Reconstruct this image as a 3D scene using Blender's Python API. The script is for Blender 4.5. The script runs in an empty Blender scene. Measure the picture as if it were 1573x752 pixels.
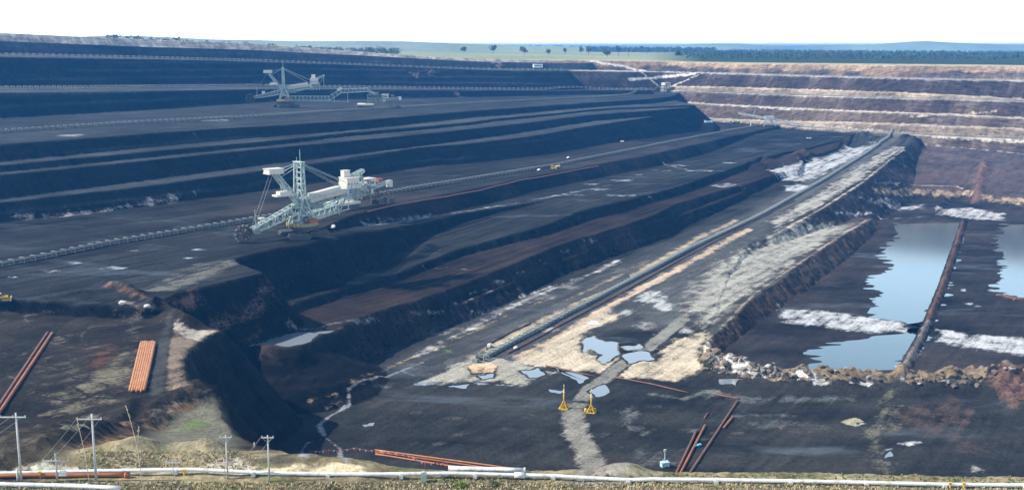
import bpy, bmesh, math, random
import numpy as np
from mathutils import Vector, Matrix

random.seed(7)
SC = bpy.context.scene
COL = SC.collection
R = math.radians

# ------------------------------------------------------------------ camera
F, CX, CY = 1700.0, 786.5, 376.0
TH = math.atan((376.0 - 72.0) / F)
ZC = 180.0
ST, CT = math.sin(TH), math.cos(TH)
cd = bpy.data.cameras.new('camera')
cam = bpy.data.objects.new('camera', cd)
COL.objects.link(cam)
cam.location = (0, 0, ZC)
cam.rotation_euler = (math.pi / 2 - TH, 0, 0)
cd.sensor_width = 36.0
cd.lens = 36.0 * F / 1573.0
cd.clip_start = 1.0
cd.clip_end = 90000.0
SC.camera = cam

# ------------------------------------------------------------------ sky, sun, exposure
SUN_EL, SUN_AZ = R(42), R(263)          # sun low on the left
world = bpy.data.worlds.new('World')
SC.world = world
world.use_nodes = True
wn = world.node_tree
wn.nodes.clear()
w_out = wn.nodes.new('ShaderNodeOutputWorld')
w_bg = wn.nodes.new('ShaderNodeBackground')
w_sky = wn.nodes.new('ShaderNodeTexSky')
w_sky.sky_type = 'NISHITA'
w_sky.sun_disc = False
w_sky.sun_elevation = SUN_EL
w_sky.sun_rotation = SUN_AZ
w_sky.air_density = 1.0
w_sky.dust_density = 0.6
w_sky.ozone_density = 2.0
w_bg.inputs['Strength'].default_value = 0.10
# bright thin cloud veil towards the horizon
w_tc = wn.nodes.new('ShaderNodeTexCoord')
w_sep = wn.nodes.new('ShaderNodeSeparateXYZ')
w_ramp = wn.nodes.new('ShaderNodeMapRange')
w_ramp.inputs['From Min'].default_value = 0.05
w_ramp.inputs['From Max'].default_value = 0.42
w_ramp.inputs['To Min'].default_value = 1.0
w_ramp.inputs['To Max'].default_value = 0.0
w_ramp.interpolation_type = 'SMOOTHSTEP'
w_mix = wn.nodes.new('ShaderNodeMix')
w_mix.data_type = 'RGBA'
wn.links.new(w_tc.outputs['Generated'], w_sep.inputs[0])
w_r2 = wn.nodes.new('ShaderNodeMapRange')
w_r2.inputs['From Min'].default_value = 0.06
w_r2.inputs['From Max'].default_value = 0.17
w_r2.interpolation_type = 'SMOOTHSTEP'
w_vc = wn.nodes.new('ShaderNodeMix')
w_vc.data_type = 'RGBA'
w_vc.inputs['A'].default_value = (18.0, 18.2, 18.4, 1)
w_vc.inputs['B'].default_value = (13.5, 18.0, 21.0, 1)
wn.links.new(w_sep.outputs['Z'], w_r2.inputs['Value'])
wn.links.new(w_r2.outputs[0], w_vc.inputs['Factor'])
wn.links.new(w_vc.outputs['Result'], w_mix.inputs['B'])
wn.links.new(w_sep.outputs['Z'], w_ramp.inputs['Value'])
wn.links.new(w_ramp.outputs[0], w_mix.inputs['Factor'])
wn.links.new(w_sky.outputs[0], w_mix.inputs['A'])
wn.links.new(w_mix.outputs['Result'], w_bg.inputs['Color'])
wn.links.new(w_bg.outputs[0], w_out.inputs['Surface'])

sl = bpy.data.lights.new('sun', 'SUN')
sl.energy = 5.0
sl.angle = R(0.55)
sl.color = (1.0, 0.95, 0.87)
sun = bpy.data.objects.new('sun', sl)
COL.objects.link(sun)
SD = Vector((math.sin(SUN_AZ) * math.cos(SUN_EL), math.cos(SUN_AZ) * math.cos(SUN_EL), math.sin(SUN_EL)))
sun.rotation_euler = SD.to_track_quat('Z', 'Y').to_euler()
sun.location = (0, 0, 900)

SC.view_settings.view_transform = 'Standard'
SC.view_settings.look = 'None'
SC.view_settings.exposure = 0.55
SC.view_settings.gamma = 1.0
SC.view_settings.use_curve_mapping = False
SC.cycles.max_bounces = 5
SC.cycles.diffuse_bounces = 2
SC.cycles.glossy_bounces = 3
SC.cycles.transmission_bounces = 2
SC.cycles.volume_bounces = 0
SC.cycles.use_denoising = True
SC.cycles.caustics_reflective = False
SC.cycles.caustics_refractive = False

# ------------------------------------------------------------------ survey helpers: a sight line meets a bench of known depth
UX, UY, VX, VY = 0.839, -0.545, 0.545, 0.839      # across / along the coal faces


def lift_of(a):
    "tilt of the ground towards the left, as a slope by bearing"
    return (22.0 / F) * np.clip((0.037 - a) / 0.5, 0, 1.6) ** 1.3


def ray(px, py):
    xc, yc = (px - CX) / F, -(py - CY) / F
    k = CT + yc * ST
    return xc / k, -(-ST + yc * CT) / k            # bearing X/Y and fall L/Y


def P2(px, py, L):
    "plan position of a sighted point on a bench lying L below the camera"
    a, t = ray(px, py)
    t0 = t + float(lift_of(a))
    if not callable(L):
        return (a * L / t0, L / t0)
    y0, y = 60.0, 60.0
    while y < 20000:
        y1 = y * 1.02
        if y1 * t0 >= L(a * y1, y1):
            lo, hi = y, y1
            for _ in range(30):
                m = 0.5 * (lo + hi)
                if m * t0 >= L(a * m, m):
                    hi = m
                else:
                    lo = m
            return (a * hi, hi)
        y = y1
    return (a * 20000, 20000)


def PD(rows):
    "crest known by distance: rows of (px, py, Y); returns its plan line and its depth table along the face"
    pts, vs, Ls = [], [], []
    for px, py, y in rows:
        a, t = ray(px, py)
        pts.append((a * y, y))
        vs.append(VX * a * y + VY * y)
        Ls.append(y * (t + float(lift_of(a))))
    o = np.argsort(vs)
    return pts, tab(np.array(vs)[o], np.array(Ls)[o])


def tab(vs, Ls):
    return lambda x, y: np.interp(VX * x + VY * y, vs, Ls)


def tabx(xs, Ls):
    return lambda x, y: np.interp(x, xs, Ls)


def pl(pts, L):
    return [P2(p[0], p[1], L) for p in pts]


# depth of each level below the camera (tables run along the coal face)
def L_top(x, y):                                   # verge, slope, pipe laydown bench
    return np.interp(y, [0, 196, 330, 480], [75.5, 76.5, 121, 123])


L_R2 = tab([1335, 1547], [161, 131])
L_Q = tab([484, 538, 846, 1200, 1567], [166, 165.5, 155, 142, 123])
L_N3 = tab([380, 450, 548, 641, 865, 1100, 1300, 1500], [145.5, 147, 149, 145, 137, 137, 134, 123])
L_N3b = lambda x, y: 0.5 * L_N3(x, y) + 0.5 * L_Q(x, y)
L_N2 = tab([380, 450, 548, 641, 820, 1300, 1500], [141, 142.5, 144.5, 140, 130, 130, 122])
L_N1 = tab([490, 640, 1400, 1500], [118, 130, 130, 121.5])
L_M = 118.0
L_MR = tab([1038, 1397], [118, 104])
L_B3 = tab([411, 1390], [107, 94])
L_B2 = tab([411, 1390], [93, 86.5])
L_B1 = tab([411, 1390], [88.3, 84])
L_EB = 77.3
L_B4 = tab([597, 1636], [55, 70])
b5, L_B5 = PD([(-160, 88, 1080), (0, 87, 1210), (250, 91, 1450), (400, 94.5, 1640), (560, 100, 1760), (760, 107.5, 1820), (869, 108.5, 1850)])
b6, L_B6 = PD([(-160, 60, 1310), (0, 63, 1425), (250, 73, 1622), (400, 77, 1760), (560, 85, 1880), (760, 95.5, 1935), (900, 97, 1965)])
rim_l, L_NAT0 = PD([(-160, 46, 1325), (0, 50.5, 1462), (250, 62, 1664), (360, 65, 1762), (450, 71, 1848), (530, 77, 1908), (650, 86, 1956), (760, 91, 1984), (900, 92.5, 2012)])


def E1L(x, y):
    v = VX * x + VY * y
    t = np.clip((v - 640) / 400, 0, 1)
    return L_Q(x, y) * (1 - t) + 162 * t + 0.6


BIG = 40000.0


def leftside(line, back=0.3):
    "close a face crest (near end first) round everything to its left"
    n, f = line[0], line[-1]
    return [(-BIG, n[1] - 0.2 * BIG), (n[0] - 60, n[1])] + line + [(f[0] + back * BIG, BIG), (-BIG, BIG)]


def farside(line):
    "close a wall crest (left end first) round everything beyond it"
    n, f = line[0], line[-1]
    return [(n[0] - 20, n[1] + 40), (n[0] - 20, BIG)][::-1] + line + [(f[0] + BIG, f[1] - 0.75 * BIG), (BIG * 1.5, BIG)]


FILLS = []      # (polygon, level, tan of face, ragged amplitude, ragged length)
# haul floor with the long conveyor, sand and mud
q_line = pl([(1415, 213), (1390, 228), (1320, 285), (1250, 330), (1190, 362), (1150, 374), (1118, 420), (1100, 480), (1080, 515),
             (1085, 530), (1100, 542), (1130, 557), (1250, 577), (1400, 580), (1573, 592), (1900, 615)], L_Q)
FILLS.append(([(q_line[0][0] + 100, BIG), ] + q_line + [(900, 300), (900, -200), (-BIG, -200), (-BIG, BIG)], L_Q, 0.85, 1.6, 14))
e1 = pl([(1080, 520), (1087, 522), (1109, 504), (1143.5, 466.5), (1200, 428), (1236, 400), (1273, 376), (1339, 335), (1300, 331), (1235, 335),
         (1180, 360), (1120, 400), (1040, 480)], E1L)
FILLS.append((e1, E1L, 0.85, 1.6, 14))
n3 = pl([(240, 513), (343, 508), (381, 518), (403, 532), (430, 535), (459, 535), (469, 525), (529, 496), (600, 470), (630, 463), (700, 440), (760, 417),
         (800, 400), (856, 376), (939, 351), (1006, 330), (1040, 312), (1106, 293), (1156, 280), (1200, 263), (1226, 261), (1236, 244),
         (1290, 226), (1340, 205)], L_N3)
FILLS.append((leftside(n3), L_N3, 1.25, 1.4, 12))
n3b = pl([(690, 473), (790, 432), (846, 403), (900, 386), (1040, 333), (1130, 300), (1170, 280)], L_N3b)
FILLS.append((leftside([(n3b[0][0] - 30, n3b[0][1] + 30)] + n3b + [(n3b[-1][0], n3b[-1][1] + 60)]), L_N3b, 1.0, 1.8, 10))
n2 = pl([(240, 504), (343, 499), (416, 480), (463, 461), (546, 436.5), (630, 410), (706, 381), (773, 363), (839, 345), (893, 323), (949, 310),
         (1040, 287), (1100, 266), (1180, 240), (1200, 235), (1230, 229), (1300, 213), (1340, 203)], L_N2)
FILLS.append((leftside(n2), L_N2, 1.1, 0.9, 8))
n1 = pl([(225, 470), (238, 466), (273, 448), (330, 436), (404, 418), (385, 411), (365, 403), (358, 397), (385, 390), (426, 380), (468, 375),
         (510, 365), (560, 356), (640, 343), (706, 328), (780, 316), (856, 305), (892, 299), (949, 306), (1040, 284), (1180, 238), (1300, 211), (1340, 202)], L_N1)
FILLS.append((leftside(n1), L_N1, 1.4, 0.7, 9))
m_ = pl([(440, 372), (500, 347), (530, 334), (565, 322), (600, 315), (659, 303), (740, 288), (806, 272), (919, 251), (1000, 237), (1040, 228),
         (1110, 212), (1180, 197), (1200, 193)], L_M)
FILLS.append((leftside(m_), L_M, 1.0, 0.6, 9))
mr = pl([(780, 240), (800, 235), (840, 225), (890, 215), (933, 204), (970, 195), (1002, 187), (1008, 184), (1020, 183), (1060, 182), (1085, 183), (1095, 188)], L_MR)
FILLS.append((leftside(mr, -0.05), L_MR, 1.0, 0.8, 10))
b3 = pl([(-160, 332), (0, 310), (200, 288), (400, 261.5), (640, 226), (720, 220), (813, 209), (900, 194), (960, 185), (1000, 179), (1015, 173), (1040, 168)], L_B3)
FILLS.append((leftside(b3, -0.05), L_B3, 0.84, 0.8, 14))
b2 = pl([(-160, 284), (0, 268), (266, 241.6), (400, 228), (600, 210), (760, 194), (850, 183), (906, 176), (1000, 169.5), (1060, 164.5)], L_B2)
FILLS.append((leftside(b2, -0.05), L_B2, 0.84, 0.8, 14))
b1 = pl([(-160, 268), (0, 253), (250, 230), (400, 217), (533, 203.5), (720, 187.6), (760, 182), (906, 168), (960, 165), (1066, 161)], L_B1)
FILLS.append((leftside(b1, -0.05), L_B1, 0.84, 0.8, 14))
eb = pl([(-160, 236), (0, 221.5), (250, 203), (360, 195.6), (400, 193.5), (560, 183.6), (720, 170), (760, 167.7), (850, 161), (960, 154), (997, 152),
         (1030, 148), (1045, 142)], L_EB)
FILLS.append((leftside(eb, -0.05), L_EB, 0.84, 0.8, 14))
b4 = pl([(-160, 145), (0, 142), (200, 140), (400, 136.5), (560, 137), (760, 138), (866, 138.5), (940, 138), (1000, 138)], L_B4)
FILLS.append((leftside(b4, -0.05), L_B4, 1.0, 1.0, 20))
FILLS.append((leftside(b5), L_B5, 0.9, 1.5, 25))
FILLS.append((leftside(b6), L_B6, 1.0, 1.5, 25))
# the far wall, built up bench by bench from its foot
WC = [1020, 1100, 1206, 1300, 1400, 1480, 1573, 1900]
WROWS = {'w5': [183, 188, 194, 200.5, 207, 210.5, 214, 234], 'w4': [178, 183, 187, 188.5, 192, 195, 199, 213],
         'w3': [155, 160.5, 166, 170.5, 174, 177, 182, 197], 'w2b': [138.5, 142, 146, 148.8, 152, 153.8, 156, 165],
         'w2a': [133, 134, 137, 140, 143.5, 147, 152.5, 162], 'w1': [110.5, 112.5, 115.8, 118.5, 121, 122.5, 124, 133],
         'rim': [95.5, 97.2, 98.8, 100, 101, 101.5, 102, 108]}
WD = {}
for ci, px in enumerate(WC):
    Lp, Dp = 118.0, None
    for key in ('w5', 'w4', 'w3', 'w2b', 'w2a', 'w1', 'rim'):
        t = ray(px, WROWS[key][ci])[1]
        if Dp is None:
            D = Lp / t
        else:
            bw = {'w4': 10, 'w3': 9, 'w2b': 8, 'w2a': 6, 'w1': 9, 'rim': 9}[key]
            h = (Lp - t * (Dp + bw)) / (1 + 1.35 * t)
            D = Dp + bw + 1.35 * h
            Lp = Lp - h
        Dp = D
        WD.setdefault(key, []).append((px, WROWS[key][ci], D))
wall_lines = {}
for key in ('w5', 'w4', 'w3', 'w2b', 'w2a', 'w1'):
    rows = WD[key]
    if key == 'w1':
        rows = [(869, 108.5, 1860), (940, 109.5, 1930)] + rows
    line, _ = PD(rows)
    xs = [p[0] for p in line]
    Ls = [r[2] * (ray(r[0], r[1])[1] + float(lift_of(ray(r[0], r[1])[0]))) for r in rows]
    Lk = tabx(xs, Ls)
    wall_lines[key] = (line, Lk)
    FILLS.append((farside(line), Lk, 1.0, 1.0, 14))
rim_r, _ = PD(WD['rim'])
L_W0 = tabx([p[0] for p in rim_r], [r[2] * ray(r[0], r[1])[1] for r in WD['rim']])
rim = [(-BIG, rim_l[0][1] - 0.2 * BIG)] + rim_l + rim_r + [(rim_r[-1][0] + BIG, rim_r[-1][1] - 0.75 * BIG), (BIG * 1.5, BIG), (-BIG, BIG)]


def L_NAT(x, y):
    t = np.clip((x - 100) / 250, 0, 1)
    far = np.clip((np.hypot(x, y) - 2200) / 3000, 0, 1)
    return (L_NAT0(x, y) * (1 - t) + L_W0(x, y) * t) + far * 6 - 14 * far * np.clip(1 - np.abs(x - 300) / 2500, 0, 1)


FILLS.append((rim, L_NAT, 0.9, 1.8, 30))
# near verge and the bench with the laid-out pipes
lbc = pl([(225, 470), (238, 469), (257, 486), (290, 494), (342, 506), (318, 516), (307, 523), (294, 535), (286, 548), (282, 564), (294, 589), (313, 600), (334, 602),
          (337, 622), (342, 642), (354, 657), (389, 680), (428, 692), (463, 700), (494, 706), (525, 712), (563, 714), (640, 718), (760, 721),
          (930, 720), (960, 717), (990, 721), (1100, 724), (1300, 727), (1573, 731), (1900, 735)], L_top)
FILLS.append(([(-BIG, lbc[0][1] + 0.1 * BIG), (lbc[0][0] - 60, lbc[0][1] + 10)] + lbc + [(700, lbc[-1][1]), (700, -400), (-BIG, -400)], L_top, 1.35, 1.0, 9))

# black apron that sweeps down from the end of the lowest bench into the near cut
ap = pl([(338, 508), (372, 516), (400, 529), (432, 533), (452, 531), (462, 524), (440, 515), (400, 505), (350, 500)], lambda x, y: L_N3(x, y) + 1.2)
FILLS.append((ap, lambda x, y: L_N3(x, y) + 1.2, 0.43, 1.6, 12))


def pwl_dist(pts, x, y):
    "distance to an open polyline"
    d2 = np.full(x.shape, 1e12, np.float32)
    for (ax, ay), (bx, by) in zip(pts[:-1], pts[1:]):
        dx, dy = bx - ax, by - ay
        n = dx * dx + dy * dy + 1e-9
        t = np.clip(((x - ax) * dx + (y - ay) * dy) / n, 0, 1)
        d2 = np.minimum(d2, (x - ax - t * dx) ** 2 + (y - ay - t * dy) ** 2)
    return np.sqrt(d2)


def sdf(poly, x, y):
    "signed distance to a polygon, negative inside"
    d = pwl_dist(list(poly) + [poly[0]], x, y)
    ins = np.zeros(x.shape, bool)
    n = len(poly)
    for i in range(n):
        (ax, ay), (bx, by) = poly[i], poly[(i + 1) % n]
        if ay == by:
            continue
        c = (ay > y) != (by > y)
        ins ^= c & (x < (bx - ax) * (y - ay) / (by - ay) + ax)
    return np.where(ins, -d, d)


def vnoise(x, y, seed=0):
    "value noise 0..1"
    xi, yi = np.floor(x).astype(np.int64), np.floor(y).astype(np.int64)
    fx, fy = (x - xi).astype(np.float32), (y - yi).astype(np.float32)
    fx, fy = fx * fx * (3 - 2 * fx), fy * fy * (3 - 2 * fy)
    rng = np.random.RandomState(1000 + seed)
    T = rng.rand(256, 256).astype(np.float32)
    x0, x1, y0, y1 = xi & 255, (xi + 1) & 255, yi & 255, (yi + 1) & 255
    return (T[x0, y0] * (1 - fx) + T[x1, y0] * fx) * (1 - fy) + (T[x0, y1] * (1 - fx) + T[x1, y1] * fx) * fy


def fbm(x, y, seed=0, n=3):
    s, a, t = 0, 1.0, 0
    for k in range(n):
        s = s + a * (vnoise(x * 2 ** k + 17 * k, y * 2 ** k - 9 * k, seed + k) - 0.5)
        t += a
        a *= 0.55
    return s / t


# ------------------------------------------------------------------ the ground sheet
def steps(segs):
    out = [segs[0][0]]
    for a, b, s0, s1 in segs:
        p, x = a, a
        while x < b:
            s = s0 + (s1 - s0) * (x - a) / (b - a)
            x += s
            out.append(min(x, b))
    return np.unique(np.array(out))


def geo(a, b, s, g):
    out, x = [], a
    while abs(x) < abs(b):
        x += s
        s *= g
        out.append(x)
    return out


UN = steps([(-1750, -760, 1.7, 1.5), (-760, -450, 1.1, 0.9), (-450, 40, 0.8, 0.8), (40, 300, 0.9, 8)])
VN = steps([(40, 640, 0.8, 0.8), (640, 1100, 0.9, 2.0), (1100, 1950, 2.0, 2.6)])
UN = np.concatenate([np.array(geo(-1750, -30000, -4, 1.12))[::-1], UN, geo(300, 30000, 12, 1.15)])
VN = np.concatenate([np.array(geo(40, -2000, -6, 1.3))[::-1], VN, geo(1950, 42000, 4, 1.07)])
nu, nv = len(UN), len(VN)


def up(coarse, cu, cv):
    "linear upsample of a coarse tensor grid to the full one"
    iu = np.clip(np.searchsorted(cu, UN, 'right') - 1, 0, len(cu) - 2)
    tu = ((UN - cu[iu]) / (cu[iu + 1] - cu[iu])).astype(np.float32)[:, None]
    a = coarse[iu] * (1 - tu) + coarse[iu + 1] * tu
    iv = np.clip(np.searchsorted(cv, VN, 'right') - 1, 0, len(cv) - 2)
    tv = ((VN - cv[iv]) / (cv[iv + 1] - cv[iv])).astype(np.float32)[None, :]
    return a[:, iv] * (1 - tv) + a[:, iv + 1] * tv


KU, KV = np.unique(np.r_[0:nu:4, nu - 1]), np.unique(np.r_[0:nv:4, nv - 1])
cU, cV = UN[KU], VN[KV]
cx = (UX * cU[:, None] + VX * cV[None, :]).astype(np.float32)
cy = (UY * cU[:, None] + VY * cV[None, :]).astype(np.float32)
GX = (UX * UN[:, None] + VX * VN[None, :])
GY = (UY * UN[:, None] + VY * VN[None, :])


def sd_full(poly):
    return up(sdf(poly, cx, cy).astype(np.float32), cU, cV)


def ln_full(line):
    return up(pwl_dist(line, cx, cy).astype(np.float32), cU, cV)


GXf, GYf = GX.astype(np.float32), GY.astype(np.float32)
rag = {}
for wl in (8, 9, 10, 12, 14, 20, 25, 30):
    rag[wl] = fbm(GXf / wl, GYf / wl, wl, 3)
gl = 1 + 0 * GXf
# floor of the settling ponds and the stripped floor beyond
step2 = pl([(1330, 291), (1400, 290), (1480, 291), (1512, 299), (1573, 304), (1900, 330)], L_R2)
LV = np.full((nu, nv), 171.0, np.float32)
NEAR = np.zeros((nu, nv), np.int8)                  # which level is on top
s2 = sd_full([(step2[0][0] - 200, step2[0][1] + 60), (step2[0][0] - 200, BIG)][::-1] + step2 + [(BIG, step2[-1][1] - 0.5 * BIG), (BIG * 1.5, BIG)]) + rag[14] * 1.5
LV = np.minimum(LV, L_R2(GX, GY) + 0.75 * np.maximum(s2, 0)).astype(np.float32)
SDS = []
FACE = np.zeros((nu, nv), np.float32)
for i, (poly, Lk, tan_, amp, wl) in enumerate(FILLS):
    s = sd_full(poly)
    s = s + rag[wl] * amp * 2.0
    lk = Lk(GX, GY) if callable(Lk) else Lk
    # a face with two steps in it
    so = np.maximum(s, 0)
    cand = (lk + tan_ * so).astype(np.float32)
    m = cand < LV
    LV = np.where(m, cand, LV)
    NEAR = np.where(m, i + 1, NEAR)
    FACE = np.where(m, so, FACE)
    SDS.append(s)
del s

LIFT = lift_of(GX / np.maximum(GY, 60)) * np.clip(GY, 0, 1700)
HZ = (ZC - LV + LIFT).astype(np.float32)


def sample(A, x, y):
    x, y = np.atleast_1d(np.asarray(x, float)), np.atleast_1d(np.asarray(y, float))
    u, v = UX * x + UY * y, VX * x + VY * y
    iu = np.clip(np.searchsorted(UN, u, 'right') - 1, 0, nu - 2)
    iv = np.clip(np.searchsorted(VN, v, 'right') - 1, 0, nv - 2)
    tu = np.clip((u - UN[iu]) / (UN[iu + 1] - UN[iu]), 0, 1)
    tv = np.clip((v - VN[iv]) / (VN[iv + 1] - VN[iv]), 0, 1)
    return (A[iu, iv] * (1 - tu) + A[iu + 1, iv] * tu) * (1 - tv) + (A[iu, iv + 1] * (1 - tu) + A[iu + 1, iv + 1] * tu) * tv


_YS = np.exp(np.linspace(math.log(120), math.log(9000), 3500))


def hit(px, py):
    "where a sight line first meets the ground"
    a, t = ray(px, py)
    g = ZC - _YS * t - sample(HZ, a * _YS, _YS)
    k = np.where(g <= 0)[0]
    if len(k) == 0:
        k = [int(np.argmin(g[:2600]))]
        return (a * _YS[k[0]], _YS[k[0]], float(sample(HZ, a * _YS[k[0]], _YS[k[0]])[0]))
    k = max(k[0], 1)
    w = g[k - 1] / (g[k - 1] - g[k])
    y = _YS[k - 1] + w * (_YS[k] - _YS[k - 1])
    return (a * y, y, ZC - y * t)


def gz(x, y):
    return float(sample(HZ, x, y)[0])


def hp(pts):
    return [hit(*p)[:2] for p in pts]

# ------------------------------------------------------------------ ridges, bunds, heaps and ponds worked into the ground
def window(pts, m):
    u = [UX * p[0] + UY * p[1] for p in pts]
    v = [VX * p[0] + VY * p[1] for p in pts]
    i0, i1 = np.searchsorted(UN, [min(u) - m, max(u) + m])
    j0, j1 = np.searchsorted(VN, [min(v) - m, max(v) + m])
    return slice(max(i0 - 1, 0), i1 + 1), slice(max(j0 - 1, 0), j1 + 1)


nzA = fbm(GXf / 7.0, GYf / 7.0, 61, 3)
nzB = fbm(GXf / 2.6, GYf / 2.6, 71, 2)
ROUGH = np.full((nu, nv), 0.10, np.float32)          # how lumpy the ground is
FLATZ = np.zeros((nu, nv), bool)


def ridge(pts, h, w, lump=0.5, rough=0.7, flat_top=0.0):
    s = window(pts, w * 3)
    d = pwl_dist(pts, GX[s], GY[s])
    d = np.maximum(d - flat_top, 0) + nzA[s] * w * 0.5
    k = np.exp(-(d / w) ** 2)
    HZ[s] += h * k * (1 + lump * 2 * nzA[s])
    ROUGH[s] = np.maximum(ROUGH[s], rough * k)


def heap(px, py, h, w, lump=0.6, rough=0.8):
    p = hit(px, py)[:2]
    ridge([p, (p[0] + 0.5, p[1])], h, w, lump, rough)


BERM = hp([(1092, 560), (1130, 572), (1200, 583), (1300, 588), (1400, 588), (1490, 590), (1573, 596)])
BERM = BERM + [(BERM[-1][0] + 60, BERM[-1][1] - 12)]
ridge(BERM, 6.5, 7.5, 0.8, 1.6)
BUND = hp([(1481, 339), (1470, 374), (1447, 442), (1427, 492), (1413, 522), (1397, 550), (1380, 571)])
ridge(BUND, 3.0, 2.6, 0.35, 0.5)
BUND2 = hp([(1536, 455), (1573, 463)])
BUND2 = BUND2 + [(BUND2[-1][0] + 120, BUND2[-1][1] - 20)]
ridge(BUND2, 2.5, 3.0, 0.3, 0.5)
ridge(hp([(1513, 250), (1505, 278), (1500, 303)]), 4.0, 6, 0.4, 0.6)
ridge(hp([(1438, 322), (1452, 312)]), 3.5, 5, 0.4, 0.6)
BROWNHEAP = hp([(1555, 600), (1573, 625)])
ridge(BROWNHEAP + [(BROWNHEAP[-1][0] + 25, BROWNHEAP[-1][1] - 10)], 8.0, 12.0, 0.6, 1.4)
for (px, py, h, w) in ((1232, 240, 9, 14), (1222, 246, 8, 12), (1318, 219, 9, 16), (1335, 214, 8, 14), (1292, 226, 6, 12), (1392, 216, 9, 14), (1405, 219, 7, 12),
                       (1180, 252, 7, 14), (1165, 258, 6, 12), (262, 489, 4, 5), (276, 493, 4.5, 6), (288, 496, 3, 5), (720, 568, 1.5, 4), (745, 566, 1.8, 5)):
    heap(px, py, h, w)
ridge(hp([(10, 712), (110, 672), (200, 633), (240, 618), (303, 597)]), 3.4, 4.0, 0.5, 0.7)
ridge(hp([(60, 716), (150, 668), (240, 628), (300, 604)]), 3.0, 3.5, 0.5, 0.7)
ridge(hp([(0, 466), (60, 460), (120, 452), (182, 443)]), 1.6, 4.0, 0.5, 0.5)
ridge(hp([(0, 476), (90, 466), (150, 458)]), 1.4, 3.0, 0.5, 0.5)
ridge(hp([(165, 437), (205, 448), (240, 464)]), 2.5, 4, 0.6, 0.9)
ridge(hp([(245, 640), (270, 622), (300, 610), (330, 604)]), 3.0, 4, 0.6, 0.9)
ridge(hp([(140, 710), (200, 700), (260, 697), (330, 703)]), 2.6, 5, 0.4, 0.9)
ridge(hp([(430, 716), (480, 712), (545, 717)]), 1.5, 5, 0.4, 0.5)
VM = hp([(950, 727), (962, 726)])
ridge(VM, 1.9, 3.4, 0.3, 0.5)
ridge(hp([(893, 541), (927, 540)]), 1.3, 5, 0.4, 0.6)

R_FLOOR = 171.0
# two shallow settling ponds
nzX = fbm(GXf / 34.0, GYf / 7.5, 91, 4)
PONDS = [[(1372, 344), (1480, 341), (1471, 374), (1448, 440), (1428, 490), (1405, 500), (1360, 488), (1338, 476), (1352, 455), (1340, 432), (1370, 410), (1355, 388), (1380, 366)],
         [(1250, 549), (1290, 530), (1395, 505), (1414, 498), (1400, 540), (1376, 568), (1300, 573), (1265, 566)],
         [(1545, 345), (1760, 343), (1780, 470), (1540, 452), (1533, 430), (1542, 400), (1532, 370)]]
WATER_L = 171.12
for pp in PONDS:
    w = pl(pp, R_FLOOR)
    s = window(w, 45)
    d = sdf(w, GX[s], GY[s])
    onfl = HZ[s] < ZC - 170.2
    k = np.clip(-(d - 5) / 13, -1, 1)
    dep = 0.55 * k + nzX[s] * 1.5 * np.clip(1 - np.abs(k) * 0.55, 0, 1)
    fade = np.clip((40 - d) / 20, 0, 1)
    HZ[s] = np.where(onfl & (d < 40), np.minimum(HZ[s], ZC - R_FLOOR + 0.2 * 0 - dep * fade), HZ[s])

# puddles on the floor: ragged outlines in the picture plane of the survey
PUDDLES = [[(378, 516), (412, 506), (445, 508), (490, 511), (478, 524), (445, 529), (405, 525)], [(462, 505), (495, 501), (526, 502), (500, 508)],
           [(894, 524), (912, 513), (950, 524), (951, 544), (926, 559), (918, 552), (927, 543), (915, 536), (897, 538)], [(955, 546), (998, 540), (1006, 551), (966, 558)],
           [(800, 569), (826, 563), (838, 575), (815, 580)], [(845, 563), (880, 570), (905, 580), (890, 589), (868, 575)], [(905, 601), (929, 590), (937, 602), (915, 609)],
           [(1104, 581), (1141, 575), (1131, 592), (1105, 589)], [(556, 652), (575, 648), (574, 653), (560, 655)], [(688, 592), (722, 589), (716, 596)],
           [(843, 597), (866, 599), (862, 604), (847, 602)], [(735, 577), (758, 573), (757, 580), (742, 582)], [(955, 532), (982, 526), (988, 532), (965, 537)],
           [(1368, 692), (1372, 700), (1358, 703)]]
PUD = []
for bp in ([(1196, 471), (1240, 474), (1300, 480), (1392, 495), (1394, 511), (1330, 511), (1260, 503), (1196, 495)],):
    w = pl(bp, R_FLOOR)
    s = window(w, 12)
    d = sdf(w, GX[s], GY[s])
    HZ[s] = np.maximum(HZ[s], ZC - R_FLOOR + .35 * np.clip(-d / 6, -1, 1) + nzA[s] * .2 - .15)
for k, pp in enumerate(PUDDLES):
    w = []
    w = list(pp)
    for it in range(4):
        o_ = []
        for a, b in zip(w, w[1:] + w[:1]):
            L_ = math.hypot(b[0] - a[0], b[1] - a[1])
            o_ += [a, ((a[0] + b[0]) / 2 + random.uniform(-.22, .22) * L_, (a[1] + b[1]) / 2 + random.uniform(-.09, .09) * L_)]
        w = o_
    w = [((p[0] * 2 + q[0]) / 3, (p[1] * 2 + q[1]) / 3) for p, q in zip(w, w[1:] + w[:1])]
    w3d = [hit(*p) for p in w]
    w2d = [p[:2] for p in w3d]
    z = min(p[2] for p in w3d)
    s = window(w2d, 8)
    d = sdf(w2d, GX[s], GY[s])
    t = np.clip((d - 0.6) / 4, 0, 1)
    HZ[s] = (z - 0.06) * (1 - t) + HZ[s] * t
    FLATZ[s] |= d < 2.5
    PUD.append((w2d, z))

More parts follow.
